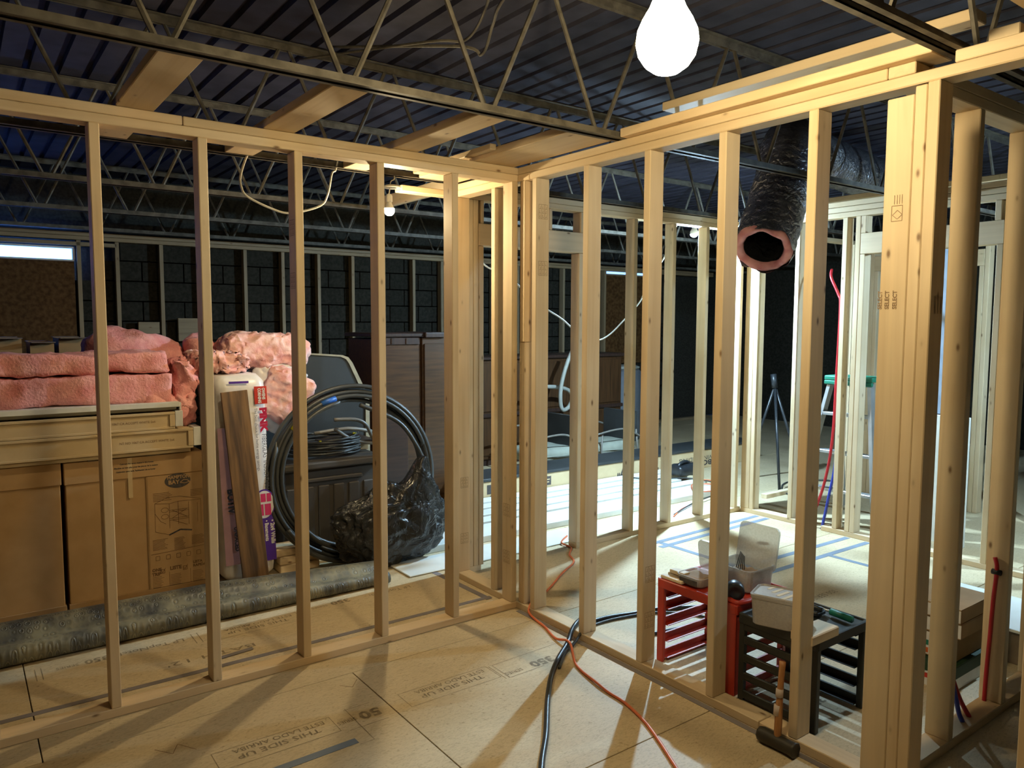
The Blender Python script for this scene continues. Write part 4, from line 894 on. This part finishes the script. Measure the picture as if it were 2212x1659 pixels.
# tubs
def tub(x0, x1, y0, y1, z0, z1, mat, label, lid='closed', rot=0):
    cx, cy = (x0+x1)/2, (y0+y1)/2
    t = empty('plastic_tub', (cx, cy, z0), label=label, cat='plastic tub'); hx, hy = (x1-x0)/2, (y1-y0)/2
    bm = bmesh.new(); rings = []
    def ring(sx, sy, z, rc=.025):
        pts_ = []
        for qx, qy, a0 in ((1, 1, 0), (-1, 1, 90), (-1, -1, 180), (1, -1, 270)):
            for a in (0, 30, 60, 90): pts_.append(bm.verts.new((qx*(sx-rc)+rc*math.cos(R(a0+a)), qy*(sy-rc)+rc*math.sin(R(a0+a)), z)))
        return pts_
    h = z1-z0
    prof_ = [(hx*.86, hy*.86, 0), (hx*.90, hy*.90, .004), (hx*.97, hy*.97, h*.86), (hx, hy, h*.87), (hx, hy, h*.93), (hx*.97, hy*.97, h*.93), (hx*.95, hy*.95, h*.90), (hx*.87, hy*.87, .008)]
    rings = [ring(*p) for p in prof_]
    for Ar, Br in zip(rings[:-1], rings[1:]):
        for j in range(16): bm.faces.new((Ar[j], Ar[(j+1) % 16], Br[(j+1) % 16], Br[j]))
    bm.faces.new(rings[0][::-1]); bm.faces.new(rings[-1])
    b_ = obj('tub_body', bm, mat, t, (cx, cy, z0), smooth=False); b_.rotation_euler = (0, 0, rot)
    bm = bmesh.new(); rings = [ring(hx*1.01, hy*1.01, 0), ring(hx*1.02, hy*1.02, .010), ring(hx*.94, hy*.94, .014), ring(hx*.90, hy*.90, .008)]
    for Ar, Br in zip(rings[:-1], rings[1:]):
        for j in range(16): bm.faces.new((Ar[j], Ar[(j+1) % 16], Br[(j+1) % 16], Br[j]))
    bm.faces.new(rings[0][::-1]); bm.faces.new(rings[-1])
    if lid == 'closed': l = obj('lid', bm, mat, t, (cx, cy, z1-.012)); l.rotation_euler = (0, 0, rot)
    else:
        l = obj('lid', bm, mat, t, lid[0]); l.rotation_euler = lid[1]
    return t
t = tub(.100, .255, -1.665, -1.475, .386, .515, 'frosted_plastic', 'frosted lidded plastic tub standing on the black rack', 'closed', .35)
for i in range(4): board('paper_slip', .13+.02*i, .22+.01*i, -1.63+.035*i, -1.615+.035*i, .506, .512, 'cardboard_pale', t, bev=0)
t = tub(.30, .50, -1.345, -1.13, .409, .52, 'clear_plastic', 'clear plastic tub full of fittings with its lid propped open, on the red rack', ((.50, -1.235, .575), (0, R(100), 0)))
fluff('small_fittings', .335, .465, -1.31, -1.165, .415, .478, 'cardboard_dark', t, amp=.012, cell=.012, freq=40, rnd=.3)
for i in range(5): tube('wire', [(.40, -1.24+.012*i, .47), (.385+.012*i, -1.25+.014*i, .55)], .0022, 'cable_black', t, 5)
t = tub(.175, .32, -1.17, -1.02, .409, .455, 'clear_plastic', 'low clear box of screws with its lid open, left on the red rack', ((.335, -1.10, .515), (0, R(82), 0)))
fluff('small_fittings', .195, .30, -1.155, -1.035, .413, .444, 'cardboard_dark', t, amp=.008, cell=.012, freq=40)
board('label', .170, .174, -1.15, -1.05, .418, .442, 'ink', t, bev=0)
t = lathe('tape_roll', [(.022, -.02), (.040, -.02), (.042, -.018), (.042, .018), (.040, .02), (.022, .02), (.022, -.02)], 'rubber_black', None, (.20, -1.34, .452), seg=20, rot=(0, R(80), R(40))); tag(t, 'roll of black tape standing on the front of the red rack', 'tape roll')
for i, a in enumerate(((.155, .185, -1.075, -.945, .409, .424, 'thin wood strip on the left front of the red rack'), (.20, .245, -1.06, -.95, .409, .430, 'small wood offcut on the red rack, behind the strip'), (.195, .24, -1.055, -.965, .431, .449, 'wood offcut lying on top of another on the red rack'))):
    o = board('lumber_offcut', *a[:6], 'lumber'); tag(o, a[6], 'board')
o = board('lumber_offcut', .075, .265, -1.795, -1.700, .386, .425, 'lumber', bev=.004); tag(o, 'short two by four offcut on the front of the black rack', 'board')
t = empty('screwdriver', (.42, -1.68, .386), label='green handled tool lying at the back of the black rack', cat='tool')
tube('handle', [(.43, -1.755, .40), (.44, -1.655, .40)], .015, 'green_plastic', t, 10); tube('shaft', [(.44, -1.655, .40), (.45, -1.56, .398)], .006, 'aluminium', t)
t = empty('hand_plane', (.40, -1.6, .386), label='small dark metal tool left of the green handled one', cat='tool')
board('tool_body', .36, .43, -1.64, -1.57, .386, .408, 'rubber_black', t, bev=.006); tube('grip', [(.395, -1.64, .412), (.395, -1.57, .418)], .012, 'rubber_black', t)

# cables across the floor
cord('power_cable', [(-1.02, -1.50, .013), (-.862, -1.31, .013), (-.72, -1.16, .013), (-.55, -.96, .013), (-.40, -.80, .013), (-.255, -.675, .013), (-.10, -.565, .016), (-.02, -.505, .040), (.045, -.468, .052), (.115, -.425, .040), (.18, -.42, .013), (.32, -.44, .013), (.461, -.48, .013), (.627, -.52, .013), (.9, -.70, .013), (1.1, -1.1, .013)], .0125, 'rubber_black', 'thick black cable running from the foreground over the right wall plate', 'cable', 8, 9)
cord('power_cable', [(-.30, -.74, .009), (-.18, -.64, .010), (-.06, -.575, .013), (-.005, -.55, .030), (.045, -.535, .045), (.10, -.50, .035), (.16, -.46, .009), (.34, -.47, .009), (.6, -.55, .009), (.75, -.75, .009), (.6, -.9, .009)], .0075, 'cable_black', 'thinner black cable beside the thick one, over the right wall plate', 'cable', 7, 8)
cord('power_cable', [(.30, -.72, .01), (.62, -.78, .01), (.95, -.86, .01), (1.2, -1.2, .01)], .010, 'rubber_black', 'black cable behind the red rack', 'cable', 7, 8)
cord('extension_cord', [(-.60, -1.86, .007), (-.466, -1.598, .007), (-.38, -1.43, .007), (-.325, -1.305, .007), (-.283, -1.152, .007), (-.276, -1.05, .007), (-.262, -.96, .010), (-.215, -.765, .007), (-.108, -.589, .030), (-.10, -.47, .008), (-.05, -.318, .007), (-.03, -.2, .010), (-.012, -.13, .022), (.02, -.105, .046), (.06, -.07, .046), (.10, -.02, .03), (.16, .02, .007), (.329, .113, .007), (.591, .292, .007), (.80, .42, .007), (.884, .564, .007), (1.0, .68, .007), (1.01, .80, .015), (1.15, .9, .018)], .0065, 'orange_cord', 'orange extension cord winding from the foreground through the right stud wall', 'cord', 8, 8)

# sledge hammer
t = empty('sledge_hammer', (-.055, -1.745, 0), label='short sledge hammer with a worn wooden handle leaning on the right wall plate', cat='hammer')
tube('hammer_head', curve([(-.055, -1.665, .031), (-.055, -1.675, .031), (-.056, -1.745, .031), (-.057, -1.815, .031), (-.057, -1.825, .031)], 2), .03, 'hammer_steel', t, 8, radii=[.024, .027, .030, .031, .028, .027, .028, .031, .027][:9])
hp = curve([(-.056, -1.745, .03), (-.048, -1.742, .12), (-.034, -1.736, .22), (-.012, -1.728, .33)], 4)
tube('handle', hp, .013, 'hammer_handle', t, 10, radii=[.013+.0015*math.sin(i*.5) for i in range(len(hp))])
for z, a in ((.20, .03), (.13, .04)): tube('paint_spot', [Vector((-.0375-(.22-z)*.14, -1.7365, z)), Vector((-.0375-(.22-z)*.14+.004, -1.7355, z+a))], .0142, 'paint_chip', t, 10)

# cartons of nails at the near right
def nbox(x0, x1, y0, y1, z0, z1, mat, label, spots=()):
    t = empty('nail_carton', ((x0+x1)/2, (y0+y1)/2, z0), label=label, cat='cardboard box')
    board('carton_body', x0, x1, y0, y1, z0, z1-.003, mat, t, bev=.003); board('flap', x0, x1, y0, (y0+y1)/2-.001, z1-.003, z1, mat, t, bev=0); board('flap', x0, x1, (y0+y1)/2+.001, y1, z1-.003, z1, mat, t, bev=0)
    for (a, b_, c_, d_, m_) in spots: quad('printed_patch', (x0-.001-.0006*spots.index((a, b_, c_, d_, m_)), y0+(y1-y0)*b_, z0+(z1-z0)*c_), (0, -1, 0), (0, 0, 1), (y1-y0)*(b_-a), (z1-z0)*(d_-c_), m_, t)
    return t
nbox(.94, 1.24, -1.94, -1.70, .0, .062, 'print_white', 'lowest carton of the nail box stack, white with a red band', [(.0, 1, .6, .95, 'logo_red')])
nbox(.95, 1.25, -1.95, -1.69, .064, .125, 'pine_carton', 'dark green carton, second from the floor in the stack')
nbox(.97, 1.27, -1.93, -1.69, .127, .245, 'cardboard_dark', 'brown nail carton with orange and green marks, mid stack', [(.0, .98, .06, .95, 'bag_white'), (.45, .95, .12, .32, 'tape_orange'), (.45, .95, .42, .62, 'green_plastic')])
nbox(.96, 1.28, -1.96, -1.68, .247, .318, 'cardboard', 'tan carton, second from the top of the nail box stack', [(.0, 1, .08, .92, 'bag_white'), (.55, .9, .45, .55, 'brown_ink')])
nbox(.95, 1.27, -1.96, -1.68, .320, .385, 'cardboard', 'topmost tan carton of the nail box stack', [(.0, 1, .08, .92, 'bag_white'), (.55, .9, .5, .6, 'brown_ink')])
o = board('cardboard_sheet', 1.50, 1.95, -2.0, -1.55, .0, .16, 'cardboard_flap', bev=.004); tag(o, 'dark low carton on the floor at the right edge', 'cardboard box')
o = board('panel_offcut', 1.48, 1.98, -2.02, -1.5, .161, .175, 'sheet_white', bev=.002); tag(o, 'pale panel offcut lying on the low dark carton', 'board')
# pale sheets leaning beyond the doorway on the far right
o = board('door_panel', 3.36, 3.385, -.95, -.68, .96, 2.30, 'pale_blue_board', bev=.002); tag(o, 'pale bluish door strip standing in the far right doorway', 'panel')
o = board('door_panel', 3.32, 3.35, -.98, -.66, .0, .955, 'sheet_white', bev=.002); tag(o, 'white panel standing in the far right doorway below the bluish strip', 'panel')
for o in list(bpy.data.objects):
    if o.parent is None and o.type in ('MESH', 'EMPTY') and 'kind' in o.keys() and o['kind'] is None: del o['kind']
